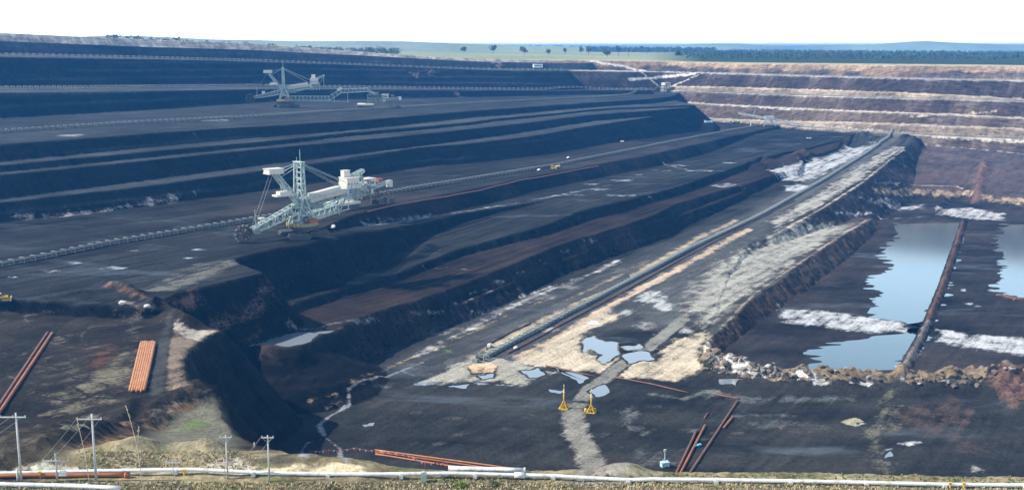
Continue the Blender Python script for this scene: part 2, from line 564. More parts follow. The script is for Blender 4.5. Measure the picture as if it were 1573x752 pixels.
fa = np.clip(FACE / 1.5, 0, 1)
SVQ = VX * GX + VY * GY
iswall = (NEAR >= 16) & (NEAR <= 22)
isR = NEAR == 0
pondz = isR & (HZ < ZC - 170.5)
ROUGH = np.maximum(ROUGH, fa * np.where(NEAR >= 7, 1.0, np.where(NEAR == 6, 1.2, 2.4)))
ROUGH[pondz] = 0.02
ROUGH[NEAR == 23] = np.maximum(ROUGH[NEAR == 23], 0.3)
ROUGH[FLATZ] = 0
ROUGH[(NEAR == 1) & ~FLATZ & (SVQ < 620)] = np.maximum(ROUGH[(NEAR == 1) & ~FLATZ & (SVQ < 620)], .16)
ROUGH *= np.clip(1 - (GYf - 1900) / 800, 0, 1)
SU = UX * GX + UY * GY
SVv = VX * GX + VY * GY
# windrows and machine tracks running along the benches
win = fbm((SU / 5.0).astype(np.float32), (SVv / 120.0).astype(np.float32), 55, 3)
onb = ((NEAR >= 3) & (NEAR <= 8) | (NEAR == 1)) & ~FLATZ
HZ += np.where(onb, win * np.where((NEAR == 1) & (SVQ < 640), 0.25, 1.0) * (1 - fa), 0) + ROUGH * (nzA * 2.2 + nzB * 0.8)

# ------------------------------------------------------------------ what the ground is made of
BASE = np.zeros((nu, nv, 4), np.float32)
BASE[..., 3] = 0.9
OVER = np.zeros((nu, nv, 4), np.float32)
n1_ = fbm(GXf / 60.0, GYf / 60.0, 41, 4)
n2_ = fbm(GXf / 14.0, GYf / 14.0, 43, 3)
stk = fbm((SU / 9.0).astype(np.float32), (SVv / 240.0).astype(np.float32), 45, 4)
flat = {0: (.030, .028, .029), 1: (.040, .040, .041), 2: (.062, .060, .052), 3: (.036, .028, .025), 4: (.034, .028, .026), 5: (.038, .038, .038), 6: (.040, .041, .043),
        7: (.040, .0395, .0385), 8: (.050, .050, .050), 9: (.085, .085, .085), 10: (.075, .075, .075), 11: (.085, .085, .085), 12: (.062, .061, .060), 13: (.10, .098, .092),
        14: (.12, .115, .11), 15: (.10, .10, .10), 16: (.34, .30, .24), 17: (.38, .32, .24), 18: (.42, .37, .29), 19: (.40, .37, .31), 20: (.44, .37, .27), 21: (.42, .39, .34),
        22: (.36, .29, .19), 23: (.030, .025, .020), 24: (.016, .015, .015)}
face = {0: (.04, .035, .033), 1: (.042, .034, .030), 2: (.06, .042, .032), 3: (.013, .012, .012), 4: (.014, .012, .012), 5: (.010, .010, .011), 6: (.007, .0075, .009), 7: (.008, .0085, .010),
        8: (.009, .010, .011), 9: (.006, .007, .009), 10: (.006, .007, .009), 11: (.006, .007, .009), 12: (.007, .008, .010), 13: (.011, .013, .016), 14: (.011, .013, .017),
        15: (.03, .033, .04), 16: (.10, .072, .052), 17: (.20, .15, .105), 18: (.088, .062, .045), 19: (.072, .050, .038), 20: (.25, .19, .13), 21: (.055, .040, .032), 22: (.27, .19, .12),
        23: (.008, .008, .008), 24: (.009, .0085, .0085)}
fx = fbm((GXf / 70.0).astype(np.float32), (GYf / 16.0).astype(np.float32), 59, 4)
for i in (1, 5, 6, 7, 8):
    flat[i] = tuple(c * k_ for c, k_ in zip(flat[i], (.80, .80, .74)))
flat[1] = (.038, .0385, .0355)
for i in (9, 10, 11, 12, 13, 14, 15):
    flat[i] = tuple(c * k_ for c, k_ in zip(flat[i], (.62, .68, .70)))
for i in (3, 4):
    flat[i] = tuple(c * k_ for c, k_ in zip(flat[i], (.80, .74, .70)))
flat[0] = (.029, .0265, .0258)
for i in (1, 3, 4, 5, 6, 7, 8):
    flat[i] = tuple(c * .80 for c in flat[i])
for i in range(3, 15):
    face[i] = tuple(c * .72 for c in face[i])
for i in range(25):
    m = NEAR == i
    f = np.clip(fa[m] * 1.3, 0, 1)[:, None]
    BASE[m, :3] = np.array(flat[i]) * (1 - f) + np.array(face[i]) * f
strata = fbm((LV * 0 + SVv / 90.0).astype(np.float32), (LV / 3.2).astype(np.float32), 47, 3)
leftf = (NEAR >= 3) & (NEAR <= 15)
stk2 = fbm((SU / 2.4).astype(np.float32), (SVv / 170.0).astype(np.float32), 46, 2)
mul = 1 + np.where((NEAR >= 3) & (NEAR <= 8) | ((NEAR == 1) & (SVv > 660)), 1.5 * stk2 * (1 - fa), 0) + 0.9 * n1_ + 0.6 * n2_ + np.where(leftf | (NEAR == 1), np.where(SVv > 640, 0.8, 0.2) * stk * (1 - fa), 0) + np.where(leftf, 1.3 * strata * fa, 0)
# thin intermediate benches showing on the far coal faces
lines = np.exp(-((((LV + 2 * n1_) % 9.0) - 4.5) / 0.9) ** 2) * np.clip(fbm((SVv / 150.0).astype(np.float32), (LV / 9.0).astype(np.float32), 49, 2) * 3 + 0.5, 0, 1)
mul += np.where(((NEAR == 13) | (NEAR == 14) | (NEAR == 12) | (NEAR == 9)), 4.0 * lines * fa, 0)
# far wall: drips of clay below each bench, dark seams, vertical runnels
sw = (0.76 * GX - 0.65 * GY).astype(np.float32)
run = fbm(sw / 5.0, (LV / 60.0).astype(np.float32), 51, 3)
run2 = fbm(sw / 28.0, (LV / 25.0).astype(np.float32), 53, 3)
drip = np.clip(1.1 - FACE / np.clip(3 + 38 * np.clip(run + run2 + 0.05, 0, 1), 2, 60), 0, 1) * np.clip(0.5 + run2 * 2.5, 0, 1)
strata2 = fbm((SVv / 70.0).astype(np.float32), (LV / 1.5).astype(np.float32), 48, 2)
mul += np.where((NEAR == 24) | (NEAR == 23) | (NEAR == 3) | (NEAR == 4), 1.6 * strata2 * fa, 0)
mul += np.where(iswall, 0.4 * run * fa + 0.8 * run2, 0)
mul += np.where((NEAR == 1) | isR | (NEAR == 23), 1.6 * fx, 0)
BASE[..., :3] *= np.clip(mul, 0.3, 4.5)[..., None]
wm = (np.clip(fx * 3 + n1_ * 2, 0, 1) * ((NEAR == 1) & (SVv < 640)))[..., None] * .6
BASE[..., :3] = BASE[..., :3] * (1 - wm) + np.array((.040, .036, .029), np.float32) * wm
d_ = (np.where(iswall & (NEAR < 22), drip * fa, 0) * 0.14)[..., None]
BASE[..., :3] = BASE[..., :3] * (1 - d_) + np.array((.40, .36, .30), np.float32) * d_
# scallops of dark coal in the top cut of the far wall, pale overburden above
sc = (NEAR == 22) & (FACE > 0.5) & (GX > 60)
scal = np.clip((FACE - 5 - 9 * np.abs(fbm(sw / 55.0, sw * 0, 57, 2)) * 2 - 5 * run) / 3, 0, 1) * np.clip(0.75 + 3 * run2, 0, 1)
k = np.where(sc, scal, 0)[..., None]
BASE[..., :3] = BASE[..., :3] * (1 - k) + np.array((.062, .055, .055), np.float32) * k
lft = (NEAR == 22) & (FACE > 0.5) & (GX <= 60)
BASE[lft, :3] = np.array((.34, .31, .27)) * np.clip(1 + run[lft] + n2_[lft], .4, 1.6)[:, None]
# bench floors of the left side: brown cast here and there
br = np.clip(n1_ * 2.2 + 0.1, 0, 1)[..., None] * ((NEAR == 3) | (NEAR == 0) | (NEAR == 7))[..., None]
BASE[..., :3] = BASE[..., :3] * (1 - br * 0.6) + np.array((.075, .052, .042), np.float32) * br * 0.6
r2 = isR & (LV < 165)
BASE[r2, :3] = np.array((.082, .062, .058)) * np.clip(1 + 1.0 * n2_[r2] + .8 * n1_[r2], .5, 1.6)[:, None]
# country beyond the rim
nat = (NEAR == 22) & (FACE <= 0.5)
dr = sdf(rim, cx, cy)
dr = -up(dr.astype(np.float32), cU, cV)
fld = fbm(GXf / 420.0, GYf / 420.0, 81, 2)
c1, c2, c3 = np.array((.40, .33, .23)), np.array((.36, .35, .20)), np.array((.25, .29, .15))
t = np.clip(fld * 5 + 0.5, 0, 1)[..., None]
grass = c2 * (1 - t) + c3 * t
t = np.clip((dr - 70 - 50 * n1_) / 60, 0, 1)[..., None]
natc = c1 * (1 + n2_[..., None]) * (1 - t) + grass * t
bear = GX / np.maximum(GY, 100)
wood = np.clip(np.maximum((bear - 0.12) / 0.05, (GY - 4200 + 900 * fld) / 500), 0, 1) * np.clip((dr - 130) / 40, 0, 1)
natc = natc * (1 - wood[..., None]) + np.array((.035, .06, .032)) * wood[..., None]
BASE[nat, :3] = natc[nat]
# damp ground: smoother where water has stood
wet = np.clip(fbm((GXf / 60.0).astype(np.float32), (GYf / 22.0).astype(np.float32), 63, 4) * 6 - 0.7, 0, 1) * np.where((NEAR == 1) & (SVv < 700), 1.0, np.where((NEAR == 6) | (NEAR == 5), .6, np.where(isR & (LV > 165), .7, np.where(NEAR == 7, .35, 0)))) * (1 - fa)
BASE[..., 3] = 0.9 - 0.55 * wet
# verge: dry grass near the camera
vg = (NEAR == 23)
kv = np.clip((232 - GY + 30 * n2_) / 24, 0, 1) * vg
dry = np.array((.235, .195, .115)) * np.clip(1 + 1.3 * n2_ + nzB * 0.8, .4, 1.7)[..., None]
grn = np.array((.12, .14, .05))
g_ = np.clip(fbm(GXf / 5.0, GYf / 5.0, 83, 3) * 4, 0, 1)[..., None]
dry = dry * (1 - g_ * .7) + grn * g_ * .7
BASE[..., :3] = BASE[..., :3] * (1 - kv[..., None]) + dry * kv[..., None]


def patch(pts, col, soft=4.0, top=1.0, line=None, px=True, base=False, force=False):
    "a patch or a strip of other material; soft and width in metres"
    w = hp(pts) if px else pts
    s = window(w, (line or 0) + soft * 2 + 2)
    d = pwl_dist(w, GX[s], GY[s]) - line / 2.0 if line else sdf(w, GX[s], GY[s])
    m = (np.clip(0.5 - d / (2 * soft), 0, 1) * top).astype(np.float32)
    ok = HZ[s] < 1e9
    if base:
        B = BASE[s]
        B[..., :3] = B[..., :3] * (1 - m[..., None]) + np.array(col, np.float32) * m[..., None]
        BASE[s] = B
        return
    O = OVER[s]
    take = (m > 0.3) if force else (m > O[..., 3])
    O[..., :3][take] = col
    O[..., 3] = np.where(take, np.maximum(m, 0 if force else O[..., 3]), O[..., 3])
    z = (O[..., 3] == 0)
    OVER[s] = O


def spot(px, py, rx, ry, col, soft=2.0, top=0.8, **k):
    patch([(px + rx * math.cos(a) * random.uniform(.8, 1.2), py + ry * math.sin(a) * random.uniform(.8, 1.2)) for a in [i * math.pi / 6 for i in range(12)]], col, soft, top, **k)


SAND, TAN, MUD, CLAY, WHITE = (.50, .42, .30), (.38, .31, .21), (.33, .31, .245), (.42, .41, .39), (.62, .62, .60)
# --- haul floor
patch([(743, 551), (860, 489), (990, 420), (1173, 329), (1330, 237), (1371, 209)], (.115, .112, .10), 8, .85, line=26, base=True)
patch([(590, 560), (700, 500), (800, 462), (900, 425), (1000, 385), (1100, 345), (1180, 330), (1120, 380), (1020, 440), (940, 500), (800, 560), (640, 590)], (.07, .071, .069), 10, .8, base=True)
patch([(960, 500), (1000, 440), (1100, 385), (1180, 345), (1160, 400), (1090, 470), (1040, 505)], (.11, .11, .102), 12, .7, base=True)
patch([(640, 587), (690, 562), (722, 545), (770, 548), (850, 572), (800, 592), (745, 584), (700, 590)], MUD, 5, .82)
patch([(775, 556), (830, 525), (890, 490), (938, 468), (952, 490), (905, 506), (893, 530), (950, 546), (1000, 552), (1038, 520), (1085, 505), (1096, 525), (1074, 535), (1086, 556),
       (1040, 586), (1000, 583), (940, 576), (870, 568), (820, 562)], SAND, 6, .86)
patch([(1080, 520), (1092, 528), (1100, 542), (1085, 540)], (.62, .52, .38), 3, .95)
patch([(712, 562), (735, 556), (765, 560), (760, 572), (725, 574)], (.60, .43, .27), 2, .9, force=True)
patch([(748, 537), (800, 508), (870, 474), (960, 428), (1010, 402), (1070, 366), (1130, 338)], TAN, 4, .78, line=8)
patch([(795, 551), (850, 521), (900, 491), (960, 456), (1020, 424), (1090, 386), (1150, 352)], (.46, .35, .24), 4, .8, line=9)
patch([(770, 528), (800, 513), (862, 486)], (.66, .58, .45), 2, .75, line=3, force=True)
patch([(690, 556), (722, 534), (800, 494), (900, 452), (960, 425)], (.085, .085, .082), 2, .9, line=7, force=True)
patch([(480, 613), (530, 602), (600, 562), (650, 542), (700, 520), (745, 500), (785, 480), (830, 463)], (.36, .27, .15), 3, .72, line=3)
patch([(640, 545), (720, 505), (800, 465), (860, 440), (900, 424), (950, 400)], CLAY, 5, .60, line=9)
patch([(800, 456), (830, 446), (855, 437)], WHITE, 2, .7, line=3)
for a in ((1000, 457, 28, 12, .42), (1020, 470, 20, 8, .38), (965, 480, 16, 6, .3), (1050, 508, 22, 6, .45), (1015, 515, 16, 5, .36), (985, 500, 18, 6, .3)):
    spot(a[0], a[1], a[2], a[3], (a[4], a[4], a[4] * .96), 5, .68)
for a in ((700, 508, 40, 8, .15), (760, 478, 40, 7, .17), (820, 455, 40, 7, .19), (870, 440, 30, 6, .17), (960, 415, 30, 6, .10), (1080, 430, 30, 10, .16), (1120, 410, 26, 8, .17), (950, 455, 18, 5, .22), (1060, 455, 24, 8, .2),
          (900, 470, 24, 4, .3), (840, 505, 24, 4, .32), (640, 560, 30, 6, .13), (600, 590, 40, 6, .11), (1000, 500, 30, 8, .22)):
    spot(a[0], a[1], a[2], a[3], (a[4] * 1.04, a[4], a[4] * .9), 6, .56)
patch([(756, 520), (815, 488), (880, 458), (950, 424), (1000, 398)], (.30, .25, .175), 4, .6, line=7)
spot(912, 495, 14, 4, WHITE, 1.5, .9)
spot(873, 533, 20, 3, (.68, .6, .48), 2, .7)
spot(918, 541, 15, 4, (.13, .125, .10), 1.5, .9, force=True)
# streams of grey slurry
patch([(650, 556), (600, 575), (560, 582), (535, 598), (536, 620), (505, 640), (490, 652), (500, 672), (522, 688), (530, 706)], (.27, .265, .27), 1.5, .85, line=2.2)
patch([(500, 672), (472, 680), (464, 690), (467, 700)], (.27, .265, .27), 1.2, .85, line=1.4)
patch([(536, 612), (500, 625), (515, 610), (560, 588)], (.22, .22, .22), 3, .6, line=3)
patch([(620, 570), (660, 585), (720, 588), (790, 592)], (.20, .24, .28), 2, .65, line=3)
spot(690, 540, 14, 5, (.10, .17, .05), 2.5, .6)
spot(652, 588, 30, 4, (.22, .26, .30), 2, .55)
# sandy tongue above the ponds
patch([(1095, 505), (1143, 462), (1200, 424), (1262, 378), (1336, 337), (1240, 337), (1192, 352), (1150, 373), (1105, 400), (1062, 432), (1045, 470), (1060, 500)], (.33, .315, .26), 12, .74)
patch([(1150, 440), (1240, 385), (1330, 338), (1250, 340), (1190, 365)], (.36, .345, .285), 9, .76)
patch([(1110, 500), (1160, 450), (1240, 396), (1330, 338)], (.34, .28, .21), 2, .8, line=3)
patch([(1190, 352), (1250, 324), (1320, 279), (1384, 228), (1366, 226), (1300, 266), (1232, 310), (1180, 340)], (.34, .32, .27), 6, .68)
patch([(1192, 358), (1250, 327), (1320, 283), (1388, 229)], (.42, .34, .25), 2, .7, line=4)
patch([(1175, 262), (1230, 243), (1290, 227), (1345, 213), (1362, 216), (1312, 246), (1270, 266), (1240, 280), (1195, 272)], (.42, .42, .41), 10, .68)
patch([(1300, 262), (1368, 223), (1392, 226), (1335, 270), (1290, 290)], (.40, .385, .35), 9, .64)
spot(1225, 288, 25, 6, (.45, .46, .46), 4, .6)
# benches
spot(1112, 284, 24, 4, (.36, .36, .35), 9, .58)
patch([(560, 344), (660, 332), (760, 317), (860, 299), (940, 284)], (.24, .26, .275), 5, .62, line=8)  # pale clay and wet reflections along the bench, both put into the colour
for a in ((885, 299, 16, 2.5), (920, 290, 18, 2.5), (905, 283, 12, 1.5), (955, 277, 18, 2), (985, 268, 16, 2), (1010, 262, 14, 1.6), (1040, 254, 14, 2), (1075, 262, 20, 2), (960, 300, 30, 2), (1000, 296, 12, 1.5), (1120, 250, 14, 1.6),
          (980, 322, 18, 1.2)):
    spot(a[0], a[1], a[2] * 1.3, a[3], (.30, .32, .34), 7, .54)  # broken spots of the same clay and painted wet reflection
patch([(1020, 250), (1060, 262), (1110, 262)], (.36, .38, .38), 4, .6, line=6)
for a in ((114, 403, 20, 2.4), (246, 399, 9, 2.4), (75, 416, 22, 3), (180, 411, 16, 3), (160, 414, 10, 2), (210, 385, 8, 1.5), (300, 383, 14, 2), (290, 396, 8, 1.4), (20, 425, 14, 2)):
    spot(*a, (.34, .38, .42), 3, .56)  # shallow puddles, their pale blue sky reflection painted into the ground colour
patch([(200, 442), (300, 404), (358, 398), (402, 418), (273, 447)], (.125, .12, .10), 4, .7)
for k in range(9):
    patch([(205 + 14 * k, 443 - 6 * k), (330 + 9 * k, 408 - 4 * k)], (.035, .034, .032), 1.2, .6, line=1.2, force=True)
patch([(165, 436), (210, 446), (240, 462), (300, 442)], (.13, .075, .05), 4, .6, line=8)
patch([(25, 337), (90, 332), (150, 323), (230, 311), (300, 300)], (.34, .31, .29), 4, .62, line=6)
spot(75, 330, 25, 3, (.24, .2, .18), 4, .55)
spot(105, 208, 30, 3, (.25, .25, .245), 9, .56)
spot(330, 185, 30, 2, (.3, .3, .3), 5, .5)
patch([(300, 205), (260, 196), (360, 200)], (.16, .16, .16), 6, .4, line=10)
patch([(440, 488), (500, 500), (560, 497), (580, 490)], (.2, .2, .195), 2, .55, line=4)
patch([(580, 470), (640, 478), (620, 462)], (.16, .15, .14), 5, .5, line=6)
patch([(650, 407), (690, 410), (735, 416)], (.34, .34, .34), 1.5, .55, line=2)
patch([(330, 497), (390, 482), (450, 462)], (.10, .065, .05), 3, .6, line=8)
for k in range(6):
    spot(730 + 35 * k, 440 - 16 * k + 8, 12, 5, (.26, .25, .23), 2, .55)
for a in ((690, 465), (715, 458), (745, 448), (670, 478)):
    spot(a[0], a[1], 14, 5, (.30, .29, .27), 2, .58)
for a in ((640, 112), (660, 110), (765, 96)):
    spot(a[0], a[1], 9, 7, (.20, .16, .15), 8, .62)
patch([(700, 142), (716, 150)], (.14, .12, .11), 8, .6, line=16)
# ponds and stripped floor
patch([(1196, 471), (1240, 474), (1300, 480), (1400, 495), (1402, 512), (1330, 511), (1260, 503), (1196, 495)], (.46, .46, .45), 7, .70)
patch([(1436, 503), (1500, 512), (1573, 517), (1660, 524), (1660, 556), (1573, 547), (1500, 537), (1432, 525)], (.46, .46, .45), 7, .70)
patch([(1285, 326), (1340, 327), (1424, 333)], (.5, .5, .5), 2, .7, line=3)
patch([(1318, 301), (1360, 301), (1425, 312), (1420, 321), (1360, 316), (1322, 310)], (.42, .42, .42), 8, .60)
patch([(1437, 316), (1490, 318), (1545, 328), (1550, 340), (1490, 337), (1440, 330)], (.44, .43, .41), 8, .66)
patch([(1345, 293), (1400, 293), (1480, 294), (1512, 302), (1573, 308)], (.32, .24, .15), 4, .62, line=12)
patch([(1405, 284), (1470, 286), (1500, 291)], (.36, .28, .19), 2, .66, line=5)
patch([(1345, 281), (1400, 282), (1460, 285)], (.18, .17, .17), 3, .6, line=6)
patch([(1420, 222), (1480, 227), (1573, 236)], (.36, .33, .29), 3, .66, line=6)
patch([(1330, 335), (1300, 352), (1270, 385), (1240, 420)], (.075, .055, .045), 12, .8, line=26, base=True)
for a in ((1500, 470), (1480, 445), (1522, 445), (1490, 466)):
    spot(a[0], a[1], 7, 2, (.4, .46, .5), 1.5, .6)
patch([(1360, 260), (1440, 268), (1500, 275)], (.10, .07, .065), 9, .7, line=30, base=True)
patch([(1480, 340), (1470, 374), (1447, 442), (1427, 492)], (.115, .065, .048), 2, .92, line=5, force=True)
patch([(1427, 492), (1413, 522), (1397, 550), (1380, 571)], (.20, .17, .145), 2, .8, line=5, force=True)
patch(BUND2, (.15, .08, .06), 2, .9, line=6, px=False, force=True)
patch([(1513, 250), (1505, 278), (1500, 303)], (.14, .085, .07), 3, .85, line=12)
# bund along the ponds
patch(BERM, (.20, .15, .095), 2.5, .95, line=13, px=False, force=True)
for k in range(34):
    t = random.random()
    px_ = 1095 + 470 * t
    py_ = np.interp(px_, [1092, 1130, 1200, 1300, 1400, 1490, 1573], [556, 566, 578, 582, 581, 582, 590]) + random.uniform(-5, 7)
    c = random.choice([(.42, .41, .38), (.30, .28, .25), (.30, .21, .12), (.08, .07, .06), (.46, .45, .42), (.14, .12, .10)])
    spot(px_, py_, random.uniform(5, 15), random.uniform(2, 5), c, 1.0, .8, force=True)
patch([(1090, 545), (1130, 560), (1200, 572), (1250, 577)], (.6, .58, .53), 1.2, .8, line=2.5, force=True)
spot(1138, 570, 22, 7, (.55, .54, .52), 2, .75)
patch(BROWNHEAP, (.115, .068, .052), 5, .9, line=22, px=False, force=True)
# dark flat with the haul road
patch([(1082, 462), (1050, 490)], (.20, .19, .16), 5, .6, line=8)
patch([(1050, 490), (1010, 522), (960, 556), (905, 598), (885, 622)], (.22, .21, .175), 2, .93, line=9, force=True)
patch([(885, 622), (880, 640), (888, 672), (908, 705), (930, 724)], (.23, .215, .175), 4, .90, line=12, force=True)
spot(965, 640, 22, 20, (.13, .13, .125), 6, .56)
spot(990, 660, 14, 10, (.13, .13, .125), 5, .52)
spot(1000, 700, 40, 18, (.085, .085, .08), 6, .5)
patch([(1000, 605), (1050, 612), (1090, 600), (1120, 606)], (.13, .135, .115), 3, .62, line=7)
patch([(1100, 608), (1160, 615), (1220, 612), (1300, 612)], (.10, .105, .10), 5, .55, line=14)
spot(1180, 650, 60, 14, (.07, .07, .068), 8, .5)
spot(1440, 640, 90, 30, (.075, .052, .042), 12, .6)
spot(1500, 690, 50, 16, (.06, .046, .04), 8, .55)
patch([(1370, 600), (1355, 640), (1345, 670), (1350, 700), (1365, 722)], (.14, .13, .09), 5, .6, line=10)
patch([(1380, 625), (1370, 660)], (.13, .115, .085), 5, .55, line=14)
spot(1314, 648, 17, 6, (.36, .33, .22), 1.5, .9)
spot(1325, 650, 9, 2, (.6, .6, .6), 1, .85, force=True)
spot(1398, 680, 24, 4, (.5, .5, .48), 2, .7)
spot(1500, 722, 12, 7, (.34, .32, .28), 2, .6)
spot(1366, 690, 8, 4, (.3, .32, .36), 1.5, .7)
for k in range(9):
    x0, y0 = random.uniform(620, 1450), random.uniform(620, 690)
    dx, dy = random.uniform(60, 160), random.uniform(-18, 30)
    for o_ in (0, 2.6):
        patch([(x0, y0 + o_), (x0 + dx * .4, y0 + dy * .2 + o_), (x0 + dx, y0 + dy + o_)], random.choice([(.075, .072, .064), (.018, .018, .018)]), .8, .62, line=.9)
spot(1215, 655, 50, 12, (.055, .05, .046), 6, .5)
for k in range(26):
    spot(random.uniform(570, 1330), random.uniform(610, 715), random.uniform(15, 60), random.uniform(2, 5), random.choice([(.075, .075, .073), (.095, .095, .09), (.028, .028, .03), (.07, .06, .05)]), 3, .55)
patch([(1060, 606), (1110, 610), (1200, 668)], (.1, .1, .1), 2, .4, line=3)
patch([(1225, 648), (1200, 655), (1195, 668), (1185, 675)], (.17, .12, .10), .8, .8, line=1.0)
# --- laydown bench with pipes
patch([(60, 640), (100, 585), (170, 540), (215, 515), (220, 560), (190, 610), (120, 640)], (.15, .13, .085), 9, .66)
spot(165, 560, 42, 38, (.095, .045, .028), 8, .6)
spot(100, 610, 40, 18, (.14, .125, .08), 8, .6)
spot(60, 560, 30, 18, (.09, .075, .05), 8, .55)
spot(205, 500, 30, 16, (.10, .095, .085), 8, .55)
spot(195, 555, 16, 20, (.13, .07, .045), 5, .6)
patch([(245, 492), (290, 500), (335, 508), (305, 525), (275, 520)], (.36, .32, .25), 3, .85)
patch([(288, 500), (338, 508), (316, 518), (300, 530), (284, 548), (280, 566), (293, 594), (250, 601), (246, 560), (258, 508)], (.19, .145, .105), 4, .80)
patch([(258, 487), (253, 515), (246, 560), (238, 604)], (.055, .053, .05), 1.5, .9, line=4.5, force=True)
patch([(236, 468), (215, 470), (190, 462)], (.2, .16, .12), 3, .6, line=6)
for a in ((110, 560, 26, 14), (150, 600, 30, 12), (60, 600, 24, 12), (95, 520, 18, 10), (215, 560, 12, 24), (130, 640, 34, 8), (30, 540, 16, 12), (190, 480, 30, 8), (225, 590, 12, 12)):
    spot(*a, random.choice([(.14, .12, .08), (.11, .085, .055), (.17, .15, .105)]), 6, .58)
for k in range(22):
    x0 = random.uniform(20, 190)
    y0 = random.uniform(490, 600)
    pts_ = [(x0 + 55 * math.cos(a) * random.uniform(.8, 1.1), y0 + 18 * math.sin(a)) for a in np.linspace(random.uniform(0, 2), random.uniform(3, 5.5), 8)]
    patch(pts_, random.choice([(.014, .013, .012), (.02, .018, .016), (.10, .09, .07)]), .8, .75, line=1.2, force=True)
for k in range(12):
    patch([(4 + 7 * k, 560 - 4 * k), (34 + 7 * k, 500 - 2 * k)], (.013, .013, .013), .8, .8, line=1.2, force=True)
patch([(20, 705), (110, 664), (200, 626), (300, 592)], (.022, .019, .017), 3, .9, line=14, base=True)
patch([(120, 690), (200, 652), (260, 630), (305, 608)], (.20, .115, .065), 3, .66, line=7)
spot(205, 680, 20, 8, (.22, .14, .08), 3, .62)
patch([(236, 655), (262, 630), (300, 612), (333, 612), (344, 645), (366, 668), (340, 690), (270, 686), (235, 676)], (.19, .18, .125), 4, .85, base=True)
patch([(262, 652), (290, 640), (330, 645), (335, 656), (290, 662), (262, 660)], (.11, .15, .05), 7, .66)
patch([(240, 640), (275, 618), (330, 602)], (.26, .22, .16), 2, .7, line=4)
patch([(125, 712), (190, 700), (260, 696), (330, 702), (400, 716), (330, 722), (200, 720)], (.17, .145, .09), 4, .75)
patch([(100, 658), (120, 652), (135, 655)], (.26, .25, .17), 2, .7, line=3)
patch([(0, 690), (60, 668), (100, 650)], (.10, .09, .07), 4, .5, line=6)
patch([(350, 700), (385, 708), (400, 722), (340, 724), (300, 716)], (.50, .45, .34), 2, .85)
patch([(400, 722), (428, 709), (520, 709), (562, 717), (540, 726), (450, 731), (405, 729)], (.66, .53, .34), 1.5, .93)
patch([(375, 700), (420, 700), (470, 706), (430, 716), (385, 712)], (.085, .075, .06), 2, .8, force=True)
patch([(0, 724), (200, 722), (400, 724)], (.42, .39, .30), 1.0, .7, line=2)
patch([(930, 726), (965, 722), (1010, 729)], (.30, .27, .18), 1.5, .8, line=4)
patch([(600, 726), (900, 731)], (.12, .11, .07), 1.5, .75, line=3)
patch([(1010, 731), (1300, 735), (1573, 740)], (.30, .28, .17), 1.0, .75, line=1.6)
patch([(980, 746), (1100, 748), (1250, 751)], (.22, .22, .17), 1, .7, line=2.5)
# ramps down the far corner
patch([(908, 93), (960, 101), (1025, 110)], (.50, .47, .42), 2, .9, line=5)
patch([(966, 121), (1020, 116), (1068, 112)], (.50, .47, .42), 2, .9, line=5)
patch([(869, 107), (950, 109), (1080, 112)], (.40, .37, .34), 2, .85, line=4)
patch([(1206, 193), (1270, 196), (1346, 202), (1440, 209), (1573, 216)], (.42, .37, .29), 3, .8, line=7)
patch([(1095, 160), (1200, 166), (1346, 171)], (.45, .42, .37), 2, .85, line=4)
patch([(1400, 177), (1455, 176), (1490, 172), (1530, 169)], (.42, .34, .24), 3, .75, line=5)
patch([(600, 75), (760, 86)], (.45, .38, .28), 10, .5, line=30)
for w_, z_ in PUD:
    sandy = 880 < (w_[0][0] / w_[0][1] * 1650 + 786) < 1010 and w_[0][1] > 600
    patch(w_ + [w_[0]], (.26, .22, .155) if sandy else (.03, .03, .029), 1.6, .8, line=2.0, px=False, force=True)
nb = OVER[..., 3] <= 0
OVER[..., :3][nb] = BASE[..., :3][nb]
# let patch colours bleed one cell so that soft rims keep their hue
for sh in ((1, 0), (-1, 0), (0, 1), (0, -1), (2, 0), (-2, 0), (0, 2), (0, -2)):
    a_ = np.roll(OVER, sh, (0, 1))
    fill = nb & (a_[..., 3] > 0)
    OVER[..., :3][fill] = a_[..., :3][fill]
    nb = nb & ~fill


# mesh
def build_ground():
    px = GX / np.maximum(GY, 30)
    keep_v = (np.abs(px) < 0.68) & (GY > 90) & (GY < 45000)
    kq = keep_v[:-1, :-1] & keep_v[1:, :-1] & keep_v[:-1, 1:] & keep_v[1:, 1:]
    idx = np.arange(nu * nv).reshape(nu, nv)
    q = np.stack([idx[:-1, :-1][kq], idx[1:, :-1][kq], idx[1:, 1:][kq], idx[:-1, 1:][kq]], 1)
    used = np.unique(q)
    remap = np.full(nu * nv, -1, np.int64)
    remap[used] = np.arange(len(used))
    q = remap[q]
    co = np.stack([GX.ravel()[used], GY.ravel()[used], HZ.ravel()[used]], 1).astype(np.float32)
    me = bpy.data.meshes.new('ground')
    me.vertices.add(len(co))
    me.vertices.foreach_set('co', co.ravel())
    me.loops.add(q.size)
    me.loops.foreach_set('vertex_index', q.ravel().astype(np.int32))
    me.polygons.add(len(q))
    me.polygons.foreach_set('loop_start', np.arange(0, q.size, 4, dtype=np.int32))
    me.polygons.foreach_set('loop_total', np.full(len(q), 4, np.int32))
    me.update(calc_edges=True)
    for nm, A in (('base', BASE), ('over', OVER)):
        at = me.attributes.new(nm, 'FLOAT_COLOR', 'POINT')
        at.data.foreach_set('color', A.reshape(-1, 4)[used].astype(np.float32).ravel())
    me.shade_smooth()
    print('ground verts', len(co))
    return me


